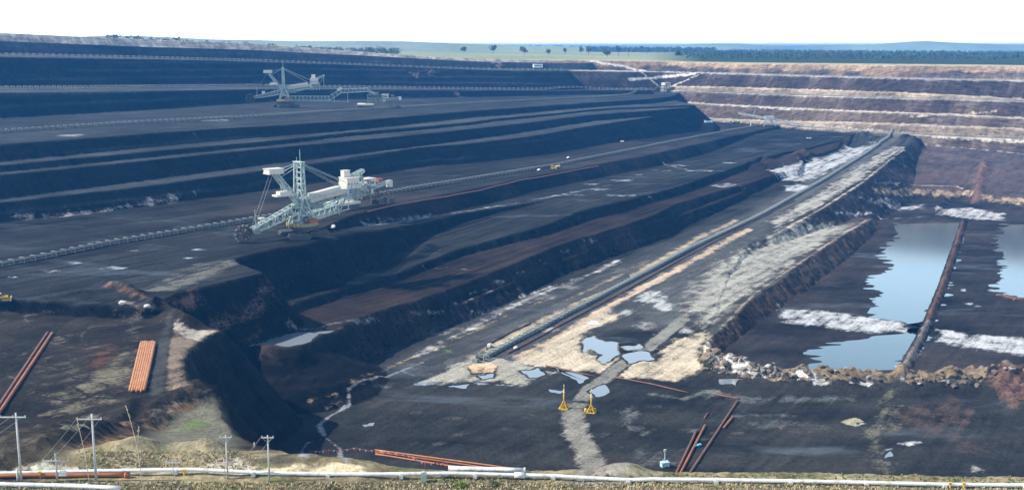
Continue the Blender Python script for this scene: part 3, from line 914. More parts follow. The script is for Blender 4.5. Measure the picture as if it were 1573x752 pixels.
# ------------------------------------------------------------------ materials
class NT:
    def __init__(self, name):
        self.m = bpy.data.materials.new(name)
        self.m.use_nodes = True
        self.t = self.m.node_tree
        self.b = self.t.nodes['Principled BSDF']

    def n(self, kind, **k):
        nd = self.t.nodes.new(kind)
        for a, v in k.items():
            if a in nd.bl_rna.properties:
                setattr(nd, a, v)
            else:
                nd.inputs[a.replace('_', ' ')].default_value = v
        return nd

    def l(self, a, b):
        self.t.links.new(a, b)

    def noise(self, scale, detail=5, rough=0.6, vec=None):
        nd = self.n('ShaderNodeTexNoise', Scale=scale, Detail=detail, Roughness=rough)
        if vec is not None:
            self.l(vec, nd.inputs['Vector'])
        return nd.outputs['Fac']

    def math(self, op, a, b=None, c=None):
        nd = self.n('ShaderNodeMath', operation=op)
        for i, x in enumerate((a, b, c)):
            if x is None:
                continue
            if isinstance(x, (int, float)):
                nd.inputs[i].default_value = x
            else:
                self.l(x, nd.inputs[i])
        return nd.outputs[0]

    def mapr(self, v, a, b, c, d, smooth=False):
        nd = self.n('ShaderNodeMapRange')
        if smooth:
            nd.interpolation_type = 'SMOOTHSTEP'
        self.l(v, nd.inputs[0])
        for i, x in enumerate((a, b, c, d)):
            nd.inputs[i + 1].default_value = x
        return nd.outputs[0]

    def mix(self, f, a, b, mode='MIX'):
        nd = self.n('ShaderNodeMix', data_type='RGBA', blend_type=mode)
        if isinstance(f, (int, float)):
            nd.inputs['Factor'].default_value = f
        else:
            self.l(f, nd.inputs['Factor'])
        for nm, x in (('A', a), ('B', b)):
            s = [i for i in nd.inputs if i.name == nm and i.type == 'RGBA'][0]
            if isinstance(x, tuple):
                s.default_value = (*x[:3], 1)
            else:
                self.l(x, s)
        return [o for o in nd.outputs if o.type == 'RGBA'][0]

    def bump(self, h, dist, strength=1.0):
        nd = self.n('ShaderNodeBump', Distance=dist, Strength=strength)
        self.l(h, nd.inputs['Height'])
        self.l(nd.outputs[0], self.b.inputs['Normal'])


def ground_material():
    g = NT('mine ground')
    pos = g.n('ShaderNodeNewGeometry').outputs['Position']
    rot = g.n('ShaderNodeMapping', vector_type='POINT')
    rot.inputs['Rotation'].default_value = (0, 0, R(33))
    g.l(pos, rot.inputs['Vector'])
    st = g.n('ShaderNodeMapping')
    st.inputs['Scale'].default_value = (1.0, 0.09, 1.0)
    g.l(rot.outputs[0], st.inputs['Vector'])
    fine = g.noise(0.75, 8, 0.72, pos)
    gut = g.n('ShaderNodeMapping')
    gut.inputs['Scale'].default_value = (0.06, 0.55, 0.10)
    g.l(rot.outputs[0], gut.inputs['Vector'])
    gully = g.noise(1.0, 5, 0.6, gut.outputs[0])
    nsep = g.n('ShaderNodeSeparateXYZ')
    g.l(g.n('ShaderNodeNewGeometry').outputs['True Normal'], nsep.inputs[0])
    steep = g.mapr(nsep.outputs['Z'], 0.93, 0.80, 0, 1, True)
    mid = g.noise(0.11, 6, 0.6, pos)
    streak = g.noise(0.22, 5, 0.6, st.outputs[0])
    base = g.n('ShaderNodeAttribute', attribute_name='base')
    over = g.n('ShaderNodeAttribute', attribute_name='over')
    nz = g.math('ADD', g.math('MULTIPLY', mid, 0.45), g.math('ADD', g.math('MULTIPLY', fine, 0.25), g.math('MULTIPLY', streak, 0.30)))
    nz = g.mapr(nz, 0.36, 0.64, -0.38, 0.38)
    msk = g.math('ADD', over.outputs['Alpha'], nz)
    msk = g.mapr(msk, 0.34, 0.78, 0, 1, True)
    col = g.mix(msk, base.outputs['Color'], over.outputs['Color'])
    v = g.math('ADD', g.mapr(fine, 0.28, 0.72, 0.45, 1.55), g.mapr(streak, 0.3, 0.7, -0.3, 0.3))
    v = g.math('ADD', v, g.mapr(mid, 0.3, 0.7, -0.2, 0.2))
    v = g.math('ADD', v, g.math('MULTIPLY', steep, g.mapr(gully, 0.3, 0.7, -0.55, 0.55)))
    v = g.math('MAXIMUM', v, 0.15)
    hsv = g.n('ShaderNodeHueSaturation')
    g.l(col, hsv.inputs['Color'])
    g.l(v, hsv.inputs['Value'])
    g.l(hsv.outputs[0], g.b.inputs['Base Color'])
    dry_ = g.math('MAXIMUM', base.outputs['Alpha'], g.math('MULTIPLY', msk, 0.9))
    dry_ = g.math('ADD', dry_, g.mapr(mid, 0.3, 0.7, -0.12, 0.12))
    g.l(g.mapr(dry_, 0.35, 0.9, 0.32, 0.9), g.b.inputs['Roughness'])
    g.l(g.mapr(dry_, 0.35, 0.85, 0.5, 0.05), g.b.inputs['Specular IOR Level'])
    h = g.math('ADD', g.math('MULTIPLY', fine, 0.6), g.math('ADD', g.math('MULTIPLY', mid, 1.4), g.math('MULTIPLY', steep, g.math('MULTIPLY', gully, 1.6))))
    g.bump(h, 1.2, 0.8)
    return g.m


MATS = {}


def mat(name, col, rough=0.6, metal=0.0, var=0.25, scale=0.8, dirt=None, spec=0.4):
    "painted metal, concrete, rubber ...: uneven tone and grime"
    if name in MATS:
        return MATS[name]
    g = NT(name)
    oc = g.n('ShaderNodeTexCoord').outputs['Object']
    a = g.noise(scale, 5, 0.65, oc)
    v = g.mapr(a, 0.3, 0.7, 1 - var, 1 + var)
    hsv = g.n('ShaderNodeHueSaturation')
    hsv.inputs['Color'].default_value = (*col, 1)
    g.l(v, hsv.inputs['Value'])
    c = hsv.outputs[0]
    if dirt:
        b = g.noise(scale * 2.3, 6, 0.7, oc)
        c = g.mix(g.mapr(b, 0.48, 0.66, 0, 0.8, True), c, dirt)
    g.l(c, g.b.inputs['Base Color'])
    g.b.inputs['Roughness'].default_value = rough
    g.b.inputs['Metallic'].default_value = metal
    g.b.inputs['Specular IOR Level'].default_value = spec
    MATS[name] = g.m
    return g.m


def water_material(name, tint, rough=0.03):
    g = NT(name)
    pos = g.n('ShaderNodeNewGeometry').outputs['Position']
    g.b.inputs['Base Color'].default_value = (*tint, 1)
    g.b.inputs['Roughness'].default_value = rough
    g.b.inputs['IOR'].default_value = 1.5
    g.b.inputs['Specular IOR Level'].default_value = 1.0
    n = g.noise(0.5, 3, 0.5, pos)
    g.bump(n, 0.02, 0.15)
    return g.m


go = bpy.data.objects.new('ground', build_ground())
go.data.materials.append(ground_material())
COL.objects.link(go)
go['kind'] = 'structure'
del GX, GY, GXf, GYf, rag, BASE, OVER, SDS, nzA, nzB, nzX, n1_, n2_, stk, strata, lines, mul, run, run2, drip, scal, natc, grass, dry, win, ROUGH


def struct(name, verts, faces, m):
    me = bpy.data.meshes.new(name)
    me.from_pydata(verts, [], faces)
    me.materials.append(m)
    o = bpy.data.objects.new(name, me)
    COL.objects.link(o)
    o['kind'] = 'structure'
    return o


WAT = water_material('pond water', (.05, .085, .10), 0.10)
PUDW = water_material('puddle water', (.22, .25, .27), 0.08)
for pp in PONDS:
    w = pl(pp, R_FLOOR)
    cxx, cyy = sum(p[0] for p in w) / len(w), sum(p[1] for p in w) / len(w)
    ww = []
    for p in w:
        d = math.hypot(p[0] - cxx, p[1] - cyy)
        ww.append((p[0] + (p[0] - cxx) / d * 22, p[1] + (p[1] - cyy) / d * 22, ZC - WATER_L))
    struct('water', ww, [list(range(len(ww)))], WAT)
for w, z in PUD:
    struct('puddle_water', [(p[0], p[1], z) for p in w], [list(range(len(w)))], PUDW)


# ------------------------------------------------------------------ mesh helpers
class MB:
    def __init__(self):
        self.v, self.f = [], []

    def add(self, vs, fs):
        k = len(self.v)
        self.v += [tuple(p) for p in vs]
        self.f += [tuple(i + k for i in f) for f in fs]
        return self

    def box(self, c, s, rz=0.0, taper=1.0, m=None):
        hx, hy, hz = s[0] / 2, s[1] / 2, s[2] / 2
        vs = []
        for z in (-hz, hz):
            t = 1.0 if z < 0 else taper
            for x, y in ((-hx, -hy), (hx, -hy), (hx, hy), (-hx, hy)):
                x_, y_ = x * t, y * t
                p = Vector((x_ * math.cos(rz) - y_ * math.sin(rz), x_ * math.sin(rz) + y_ * math.cos(rz), z))
                if m is not None:
                    p = m @ p
                vs.append((c[0] + p.x, c[1] + p.y, c[2] + p.z))
        return self.add(vs, [(3, 2, 1, 0), (4, 5, 6, 7), (0, 1, 5, 4), (1, 2, 6, 5), (2, 3, 7, 6), (3, 0, 4, 7)])

    def bar(self, a, b, w, h=None):
        a, b = Vector(a), Vector(b)
        h = h or w
        d = b - a
        L = d.length
        if L < 1e-6:
            return self
        d /= L
        up = Vector((0, 0, 1)) if abs(d.z) < 0.95 else Vector((1, 0, 0))
        s = d.cross(up).normalized()
        u = s.cross(d)
        vs = []
        for p in (a, b):
            for i, j in ((-1, -1), (1, -1), (1, 1), (-1, 1)):
                vs.append(p + s * (i * w / 2) + u * (j * h / 2))
        return self.add(vs, [(3, 2, 1, 0), (4, 5, 6, 7), (0, 1, 5, 4), (1, 2, 6, 5), (2, 3, 7, 6), (3, 0, 4, 7)])

    def tube(self, pts, r, n=8, cap=True, r1=None):
        pts = [Vector(p) for p in pts]
        k = len(pts)
        rings = []
        for i, p in enumerate(pts):
            d = (pts[min(i + 1, k - 1)] - pts[max(i - 1, 0)]).normalized()
            up = Vector((0, 0, 1)) if abs(d.z) < 0.95 else Vector((1, 0, 0))
            s = d.cross(up).normalized()
            u = s.cross(d)
            rr = r if r1 is None else r + (r1 - r) * i / max(k - 1, 1)
            rings.append([p + (s * math.cos(2 * math.pi * j / n) + u * math.sin(2 * math.pi * j / n)) * rr for j in range(n)])
        vs = [q for ring in rings for q in ring]
        fs = []
        for i in range(k - 1):
            for j in range(n):
                fs.append((i * n + j, i * n + (j + 1) % n, (i + 1) * n + (j + 1) % n, (i + 1) * n + j))
        if cap:
            fs.append(tuple(range(n))[::-1])
            fs.append(tuple((k - 1) * n + j for j in range(n)))
        return self.add(vs, fs)

    def prism(self, outline, y0, y1):
        "outline in x,z swept from y0 to y1"
        n = len(outline)
        vs = [(x, y0, z) for x, z in outline] + [(x, y1, z) for x, z in outline]
        fs = [tuple(range(n)), tuple(range(2 * n - 1, n - 1, -1))] + [(i + n, (i + 1) % n + n, (i + 1) % n, i) for i in range(n)]
        return self.add(vs, fs)

    def truss(self, a, b, w0, h0, w1, h1, n, t=0.4, side=None):
        "a four chord lattice girder from a to b"
        a, b = Vector(a), Vector(b)
        d = (b - a).normalized()
        s = d.cross(Vector((0, 0, 1))).normalized() if side is None else Vector(side)
        u = s.cross(d)
        P = []
        for i in range(n + 1):
            k = i / n
            c = a + (b - a) * k
            w, h = w0 + (w1 - w0) * k, h0 + (h1 - h0) * k
            P.append([c + s * (i_ * w / 2) + u * (j_ * h / 2) for i_, j_ in ((-1, -1), (1, -1), (1, 1), (-1, 1))])
        for i in range(n):
            for q in range(4):
                self.bar(P[i][q], P[i + 1][q], t * 1.25)
                q2 = (q + 1) % 4
                if i % 2:
                    self.bar(P[i][q], P[i + 1][q2], t * 0.7)
                else:
                    self.bar(P[i][q2], P[i + 1][q], t * 0.7)
        for i in range(n + 1):
            for q in range(4):
                self.bar(P[i][q], P[i][(q + 1) % 4], t * 0.8)
        return self

    def build(self, name, m, parent=None, smooth=False, stuff=False):
        me = bpy.data.meshes.new(name)
        me.from_pydata([tuple(v) for v in self.v], [], self.f)
        me.materials.append(m)
        if smooth:
            me.shade_smooth()
        o = bpy.data.objects.new(name, me)
        COL.objects.link(o)
        if parent is not None:
            o.parent = parent
        if stuff:
            o['kind'] = 'stuff'
        return o


def tag(o, label, cat, group=None):
    o['label'] = label
    o['category'] = cat
    if group:
        o['group'] = group
    return o


def thing(name, label, cat, loc=(0, 0, 0), rz=0.0, group=None):
    o = bpy.data.objects.new(name, None)
    COL.objects.link(o)
    o.empty_display_size = 0.5
    o.location = loc
    o.rotation_euler = (0, 0, rz)
    return tag(o, label, cat, group)


def dup(root, loc, rz, label, scale=None):
    r = root.copy()
    COL.objects.link(r)
    r.location = loc
    r.rotation_euler = (0, 0, rz)
    if scale:
        r.scale = scale
    r['label'] = label
    for ch in list(root.children):
        c = ch.copy()
        COL.objects.link(c)
        c.parent = r
        for g in ch.children:
            d = g.copy()
            COL.objects.link(d)
            d.parent = c
    return r


STEEL = mat('pale green grey paint', (.40, .48, .445), .55, 0, .25, .4, (.14, .14, .125))
STEEL2 = mat('grey green steelwork', (.17, .21, .19), .6, 0, .22, .3, (.2, .19, .17))
CREAM = mat('cream sheet cladding', (.60, .565, .47), .5, 0, .08, .15, (.55, .50, .42))
DARK = mat('dark machinery', (.045, .047, .05), .6, 0, .35, .5, (.12, .07, .045))
TRACK = mat('muddy crawler tracks', (.055, .052, .05), .75, 0, .35, .6, (.22, .20, .17))
YELL = mat('yellow paint', (.72, .46, .03), .5, 0, .12, .6, (.45, .30, .05))
REDP = mat('rusty red paint', (.30, .10, .05), .65, 0, .25, .5)
RUST = mat('brown coated pipe', (.33, .115, .04), .55, 0, .3, .12, (.20, .08, .035))
RUSTD = mat('rusty steel pipe', (.20, .085, .05), .6, 0, .35, .2, (.11, .06, .045))
ORANGE = mat('orange plastic pipe', (.46, .19, .065), .55, 0, .3, .35, (.36, .14, .06))
WHITEP = mat('white pipe paint', (.70, .70, .67), .5, 0, .08, .3, (.42, .38, .30))
GALV = mat('grey weathered timber', (.42, .43, .40), .8, 0, .2, .9)
CONC = mat('pale concrete', (.56, .55, .50), .85, 0, .15, .8)
BELT = mat('black rubber belt', (.03, .03, .032), .8, 0, .3, .3)
CONV = mat('pale conveyor steel', (.24, .26, .23), .6, 0, .25, .2, (.16, .16, .15))
CONVG = mat('weathered green conveyor steel', (.28, .33, .31), .6, 0, .3, .3, (.10, .10, .09))
CONVD = mat('dusty conveyor steel', (.40, .40, .36), .7, 0, .3, .1)
GLASS = mat('dark cab glass', (.02, .03, .035), .1, 0, .1, 1.0, None, .8)
BLUE = mat('blue sign panel', (.03, .12, .45), .5)
WIRE = mat('grey wire', (.22, .22, .22), .5)
PALEBLUE = mat('pale blue paint', (.50, .66, .72), .5, 0, .1, .8)


# ------------------------------------------------------------------ bucket wheel excavators
def stadium(x0, x1, z0, z1, n=6):
    r = (z1 - z0) / 2
    zc = (z0 + z1) / 2
    o = []
    for i in range(n + 1):
        a = -math.pi / 2 + math.pi * i / n
        o.append((x1 - r + r * math.cos(a), zc + r * math.sin(a)))
    for i in range(n + 1):
        a = math.pi / 2 + math.pi * i / n
        o.append((x0 + r + r * math.cos(a), zc + r * math.sin(a)))
    return o


def crawler(parent, x, y, L, W, H, rz=0.0):
    o = MB().prism(stadium(-L / 2, L / 2, 0, H), -W / 2, W / 2).build('crawler', TRACK, parent)
    o.location = (x, y, 0)
    o.rotation_euler = (0, 0, rz)
    f = MB()
    f.box((0, 0, H * 0.55), (L * 0.62, W + 0.25, H * 0.42))
    for i in range(5):
        f.tube([(-L * 0.32 + L * 0.16 * i, -W / 2 - 0.2, H * 0.35), (-L * 0.32 + L * 0.16 * i, W / 2 + 0.2, H * 0.35)], H * 0.2, 8)
    f.build('track_frame', DARK, o)
    return o


def excavator(label, loc, rz, bridge_az, front_up=0.0, name='bucket_wheel_excavator'):
    t = thing(name, label, 'excavator', loc, 0.0, 'bucket wheel excavators')
    rot = Matrix.Rotation(rz, 3, 'Z')

    def part(nm, mb, m, parent=t, turn=True):
        if turn:
            mb.v = [tuple(rot @ Vector(v)) for v in mb.v]
        return mb.build(nm, m, parent)
    # undercarriage
    for i in range(3):
        a = rz * 0 + 0.5 + i * 2.094
        for s in (-1, 1):
            crawler(t, 10.5 * math.cos(a) - s * 2.4 * math.sin(0.35), 9 * math.sin(a) + s * 2.4, 13, 3.2, 3.4, 0.35)
    f = MB()
    for i in range(3):
        a = 0.5 + i * 2.094
        f.bar((0, 0, 5.6), (10.5 * math.cos(a), 9 * math.sin(a), 4.4), 3.0, 2.4)
    f.tube([(0, 0, 4.6), (0, 0, 7.2)], 7.5, 20)
    part('undercarriage_frame', f, DARK, turn=False)
    f = MB()
    for k in range(24):
        a, b = 2 * math.pi * k / 24, 2 * math.pi * (k + 1) / 24
        for z in (8.4, 9.2):
            f.bar((9.6 * math.cos(a), 9.6 * math.sin(a), z), (9.6 * math.cos(b), 9.6 * math.sin(b), z), 0.18)
        f.bar((9.6 * math.cos(a), 9.6 * math.sin(a), 7.2), (9.6 * math.cos(a), 9.6 * math.sin(a), 9.2), 0.16)
    part('platform_railing', f, YELL)
    f = MB().tube([(0, 0, 7.2), (0, 0, 9.0)], 9.0, 24)
    f.box((4, 5, 10), (7, 3.2, 2.6)).box((-5, -5, 9.8), (4, 3, 2.2))
    part('slewing_platform', f, STEEL2)
    part('electrical_cabin', MB().box((3.5, -6.5, 10.2), (6, 2.6, 2.8)), REDP)
    # tower carrying the superstructure
    f = MB()
    for s in (-1, 1):
        f.bar((-6.5, s * 4.5, 9), (-1.0, s * 3.6, 24), 1.1)
        f.bar((6.5, s * 4.5, 9), (0.5, s * 3.6, 24), 1.1)
        f.bar((-4.6, s * 4.2, 14), (4.6, s * 4.2, 14), 0.7)
        f.bar((-6.5, s * 4.5, 9), (3.0, s * 4.0, 18.5), 0.5)
        f.bar((6.5, s * 4.5, 9), (-3.0, s * 4.0, 18.5), 0.5)
        f.bar((-3.0, s * 4.0, 18.5), (3.0, s * 4.0, 18.5), 0.7)
    for x, z in ((-4.6, 14), (4.6, 14), (-3, 18.5), (3, 18.5), (0, 24)):
        f.bar((x, -4.2, z), (x, 4.2, z), 0.6)
    f.bar((-4.6, -4.2, 14), (-3, 4.2, 18.5), 0.45).bar((4.6, 4.2, 14), (3, -4.2, 18.5), 0.45)
    part('portal_tower', f, STEEL)
    # mast
    f = MB()
    for s in (-1, 1):
        for q in (-1, 1):
            f.bar((q * 1.5 - 1, s * 4.4, 22), (q * 0.8 - 1, s * 3.9, 46), 0.8)
        for z0, z1 in ((24, 29), (29, 34), (34, 39), (39, 45)):
            f.bar((-2.3, s * 4.2, z0), (0.2, s * 4.1, z1), 0.35)
    for z in (24, 29, 33, 36.5, 40, 43, 46):
        f.bar((-1, -4.2, z), (-1, 4.2, z), 0.7)
    for z0, z1 in ((24, 29), (29, 33), (33, 36.5)):
        f.bar((-1, -4.2, z0), (-1, 0, z1), 0.5).bar((-1, 4.2, z0), (-1, 0, z1), 0.5)
    f.box((-1, 0, 46.3), (3.2, 9.2, 0.5))
    m_ = part('mast', f, STEEL)
    part('antenna', MB().tube([(-1, -1.5, 46.5), (-1, -1.5, 54)], 0.16, 6).tube([(-1, 2.5, 46.5), (-1, 2.5, 49)], 0.12, 6), STEEL, m_)
    # wheel boom
    zt = 6.0 + front_up
    f = MB()
    f.truss((-1, 0, 19), (-15, 0, 14.0 + front_up * .4), 6.5, 5.5, 5.6, 4.6, 4, .55)
    f.truss((-15, 0, 14.0 + front_up * .4), (-35, 0, zt + 1.2), 5.6, 4.6, 4.2, 2.6, 6, .5)
    f.bar((-2, 0, 16.5), (-36, 0, zt), 1.6, 0.3)
    f.bar((-2, 2.6, 19.5), (-34, 2.4, zt + 3.0), 1.0, 0.15)
    wb = part('wheel_boom', f, STEEL)
    part('boom_belt', MB().bar((-1, 0, 17.4), (-36, 0, zt + 0.7), 1.5, 0.25), BELT, wb)
    f = MB().box((-33, -2.6, zt + 1.4), (4, 3, 3)).box((-35, 2.8, zt + 0.8), (5, 1.6, 2.4))
    part('wheel_gearbox', f, STEEL2, wb)
    part('boom_antenna', MB().tube([(-32, 0, zt + 2), (-32, 0, zt + 14)], 0.15, 6), STEEL, wb)
    # wheel
    cx_, cz_, r = -40.0, zt + 0.2, 5.0
    f = MB()
    for s in (-0.9, 0.9):
        pts = [(cx_ + r * 0.86 * math.cos(a), s, cz_ + r * 0.86 * math.sin(a)) for a in [2 * math.pi * k / 20 for k in range(21)]]
        f.tube(pts, 0.38, 6, False)
        for k in range(8):
            a = 2 * math.pi * k / 8
            f.bar((cx_, s * 0.6, cz_), (cx_ + r * 0.86 * math.cos(a), s, cz_ + r * 0.86 * math.sin(a)), 0.42)
    f.tube([(cx_, -1.7, cz_), (cx_, 1.7, cz_)], 1.1, 12)
    wh = part('bucket_wheel', f, DARK)
    for k in range(12):
        a = 2 * math.pi * k / 12
        c, s_ = math.cos(a), math.sin(a)
        g = MB()
        o1 = [(r * 0.84, -0.55), (r * 1.12, -0.75), (r * 1.16, 0.35), (r * 0.9, 0.75)]
        g.prism([(cx_ + p * c - q * s_, cz_ + p * s_ + q * c) for p, q in o1], -1.15, 1.15)
        part('bucket', g, TRACK, wh)
    # forward strut with the winch house at its head
    f = MB().truss((-2, 0, 21), (-17.5, 0, 40), 4.6, 2.6, 4.0, 2.0, 6, .5)
    f.bar((-13, -2, 33), (-12, -2, 27), .4).bar((-13, 2, 33), (-12, 2, 27), .4)
    st = part('suspension_strut', f, STEEL)
    part('winch_house', MB().box((-18.5, 0, 42), (9.5, 6.8, 2.2)).box((-18.5, 0, 43.4), (10.4, 7.6, 0.4)).box((-18.5, 0, 40.6), (10.4, 7.6, 0.4)), CREAM, st)
    part('lower_platform', MB().box((-13, 0, 27), (11, 6, 1.0)).box((-12, 0, 28.4), (8, 5, 1.9)), CREAM, st)
    f = MB()
    for s in (-2.6, 2.6):
        f.bar((-1, s, 45.6), (-15, s, 41.6), 0.34)
        f.bar((-1, s, 45.0), (-15.5, s, 38.2), 0.3)
    part('head_stay', f, STEEL)
    f = MB()
    for s in (-2.0, -1.4, 1.4, 2.0):
        f.bar((-20, s, 40.6), (-34, s, zt + 2.8), 0.09)
    part('hoist_rope', f, WIRE)
    f = MB()
    for s in (-2.8, 2.8):
        f.bar((-1, s, 46), (31, s, 31.5), 0.24).bar((-1, s, 45), (27, s, 29.6), 0.2)
    part('rear_stay', f, STEEL)
    # counterweight boom
    f = MB().truss((0, 0, 21), (34, 0, 25.5), 6.8, 5.0, 7.0, 4.4, 9, .5)
    f.bar((2, 0, 23.8), (33, 0, 27.6), 5.6, 0.3)
    for s in (-3.6, 3.6):
        f.bar((2, s, 25.2), (33, s, 29), 0.14)
        f.bar((6, s, 17), (30, s, 22.6), .7)
    cw = part('counterweight_boom', f, STEEL)
    part('deck_housing', MB().bar((6, 0, 25.0), (27, 0, 28.0), 4.6, 2.6), CREAM, cw)
    part('walkway_cladding', MB().bar((4, -3.9, 22.2), (30, -3.9, 26.0), .25, 2.4), mat('tan cladding', (.48, .43, .34), .6, 0, .12, .2), cw)
    h = MB().box((35, 0, 30.6), (9, 9.4, 6.6)).box((35, 0, 34.1), (9.6, 10, 0.4))
    hs = part('machine_house', h, CREAM, cw)
    part('roof_unit', MB().box((34, 2.6, 36.3), (4.4, 4, 3.6)).box((34, 2.6, 38.3), (4.8, 4.4, .3)), CREAM, hs)
    for k in range(4):
        part('window', MB().box((39.53, -3.2 + 2.1 * k, 30.5), (.08, .9, 1.1)), GLASS, hs)
        part('window', MB().box((31.8 + 2.1 * k, -4.74, 30.5), (.9, .08, 1.1)), GLASS, hs)
    part('blue_panel', MB().box((33.5, -4.1, 25.6), (2.4, .3, 2.6)), BLUE, cw)
    part('side_cabin', MB().box((33.5, -3.2, 25.4), (6.5, 1.6, 3.4)), CREAM, cw)
    part('ballast_box', MB().box((37.5, 0, 25), (6, 8.6, 4.4)), STEEL2, cw)
    f = MB().truss((39, 2, 34), (47, 2, 37.5), 4, 2.5, 3.4, 1.6, 4, .35)
    f.bar((46, 2, 27), (46, 2, 38), .5).bar((40, 4, 26), (46, 4, 36), .35)
    part('service_crane', f, STEEL, cw)
    part('drive_gallery', MB().box((3, 0, 20.6), (11, 7.4, 3.2)).box((9, -3, 18.6), (8, 2.4, 3)).box((-3, 3.4, 17), (4, 2, 4)), STEEL2, cw)
    g = MB()
    for k in range(7):
        g.box((6 + 3.6 * k, 0, 20.6 + .5 * k), (1.6, 7.6, 2.0 + (k % 3) * .6))
    g.bar((4, 0, 20.4), (30, 0, 23.8), 1.2, .8)
    part('machinery_row', g, STEEL2, cw)
    g = MB()
    for k in range(9):
        g.bar((30, -4.8 + .02 * k, 21 + 1.1 * k), (41, -4.8 + .02 * k, 21 + 1.1 * k), .16)
    for x in (30, 33.6, 37.3, 41):
        g.bar((x, -4.9, 20), (x, -4.9, 30), .3)
    part('stair_tower', g, STEEL, cw)
    # driver cab by the wheel boom
    part('operator_cab', MB().box((-25, 5.0, zt + 6.2), (3.4, 2.8, 2.8)).box((-25, 5.0, zt + 7.8), (3.8, 3.2, .25)), CREAM, wb)
    part('cab_glass', MB().box((-26.74, 5.0, zt + 6.4), (.06, 2.4, 1.5)).box((-25, 6.43, zt + 6.4), (2.8, .06, 1.5)), GLASS, wb)
    # floors and small plant in the tower
    f = MB().box((0, 0, 13.7), (13, 8.6, .35)).box((0, 0, 18.3), (9.5, 8.4, .35)).box((0, 0, 16), (1.6, 1.6, 14)).bar((-6, 2, 14), (5, -2, 18.4), 1.0, .3)
    part('tower_floor', f, STEEL2)
    rg = random.Random(5)
    for k in range(12):
        z = rg.choice((13.9, 18.5, 9.0))
        sz = (rg.uniform(.8, 2.8), rg.uniform(.8, 2), rg.uniform(.8, 2.2))
        part('equipment_box', MB().box((rg.uniform(-5, 5), rg.uniform(-3.6, 3.6), z + sz[2] / 2), sz), rg.choice((STEEL, STEEL2, CREAM)))
    f = MB()
    for k in range(8):
        f.bar((5.5 - k * 1.2, -5.2, 9 + k * 1.9), (4.3 - k * 1.2, -5.2, 9 + (k + 1) * 1.9), .9, .12)
    part('stairway', f, STEEL)
    # bridge to the hopper car
    bd = Vector((math.cos(bridge_az), math.sin(bridge_az), 0))

    def B(d, z):
        return Vector((bd.x * d, bd.y * d, z))
    f = MB().truss(B(4, 11), B(52, 10.5), 4.6, 5.0, 4.6, 5.0, 11, .48)
    f.truss(B(52, 10.5), B(66, 19), 4.6, 5, 4.4, 4.5, 3, .48)
    f.truss(B(66, 19), B(98, 20.5), 4.4, 4.5, 4.2, 4.2, 7, .48)
    f.truss(B(98, 20.5), B(106, 15.5), 4.0, 2.6, 3.0, 1.2, 2, .4)
    f.bar(B(58, 5.5), B(58, 14), .5).bar(B(74, 6.5), B(74, 17), .5).bar(B(50, 7.4), B(76, 6.6), .5)
    br = part('bridge', f, STEEL, turn=False)
    part('bridge_belt', MB().bar(B(4, 11.4), B(52, 11), 1.6, .3).bar(B(52, 11), B(66, 19.5), 1.6, .3).bar(B(66, 19.5), B(98, 21), 1.6, .3), BELT, br, False)
    part('drive_house', MB().bar(B(62, 20), B(67, 22.6), 4.6, 3.0), CREAM, br, False)
    return t


def hopper_car(label, loc, rz):
    t = thing('hopper_car', label, 'hopper car', loc, rz, 'hopper cars')
    crawler(t, -9, -6, 18, 3.6, 3.2)
    crawler(t, -9, 6, 18, 3.6, 3.2)
    MB().box((-9, 0, 4.2), (19, 15, 1.6)).box((-14, 0, 5.4), (10, 13, .8), 0, .8).build('deck', CREAM, t)
    f = MB()
    for x in (-6, 4, 12):
        for s in (-4.2, 4.2):
            f.bar((x, s, 4.6), (x, s, 16), .8)
    for z in (8, 12, 16):
        for s in (-4.2, 4.2):
            f.bar((-6, s, z), (12, s, z), .6)
        for x in (-6, 4, 12):
            f.bar((x, -4.2, z), (x, 4.2, z), .5)
    for a, b in ((-6, 4), (4, 12)):
        for z in (8, 12):
            for s in (-4.2, 4.2):
                f.bar((a, s, z), (b, s, z + 4), .35).bar((b, s, z), (a, s, z + 4), .35)
    rg = random.Random(9)
    for k in range(30):
        f.box((rg.uniform(-6, 12), rg.uniform(-4, 4), rg.uniform(5, 15)), (rg.uniform(.6, 2.4), rg.uniform(.6, 2), rg.uniform(.5, 1.6)))
    f.build('tower_frame', STEEL2, t)
    MB().box((1, 0, 17.4), (10, 8, 2.8), 0, 1.15).build('hopper', STEEL2, t)
    h = MB().box((15, 1, 14), (8, 6.4, 4.6)).box((15, 1, 16.5), (8.6, 7, .4)).build('transformer_house', CREAM, t)
    MB().box((15, -2.24, 14), (5, .08, 1.2)).build('window', GLASS, h)
    MB().box((12, 0, 9), (7, 7, 3)).build('lower_cabin', CREAM, t)
    f = MB().truss((14, 0, 10), (34, 0, 13), 2.4, 2, 2.2, 1.6, 6, .3)
    f.build('discharge_arm', STEEL, t)
    MB().box((24, 0, 14.6), (4, 3, 2.2)).build('arm_cabin', REDP, t)
    MB().box((33, 0, 11.6), (3, 3, 4)).build('loading_chute', CREAM, t)
    for x in (22, 31):
        f = MB()
        f.box((x, -3, 1.4), (5, 1.6, 2.8)).box((x, 3, 1.4), (5, 1.6, 2.8)).bar((x, -3, 2.6), (x, 0, 9), .5).bar((x, 3, 2.6), (x, 0, 9), .5)
        f.build('rail_bogie', DARK, t)
    return t


def at(px, py, L):
    x, y = P2(px, py, L)
    return (x, y, gz(x, y))


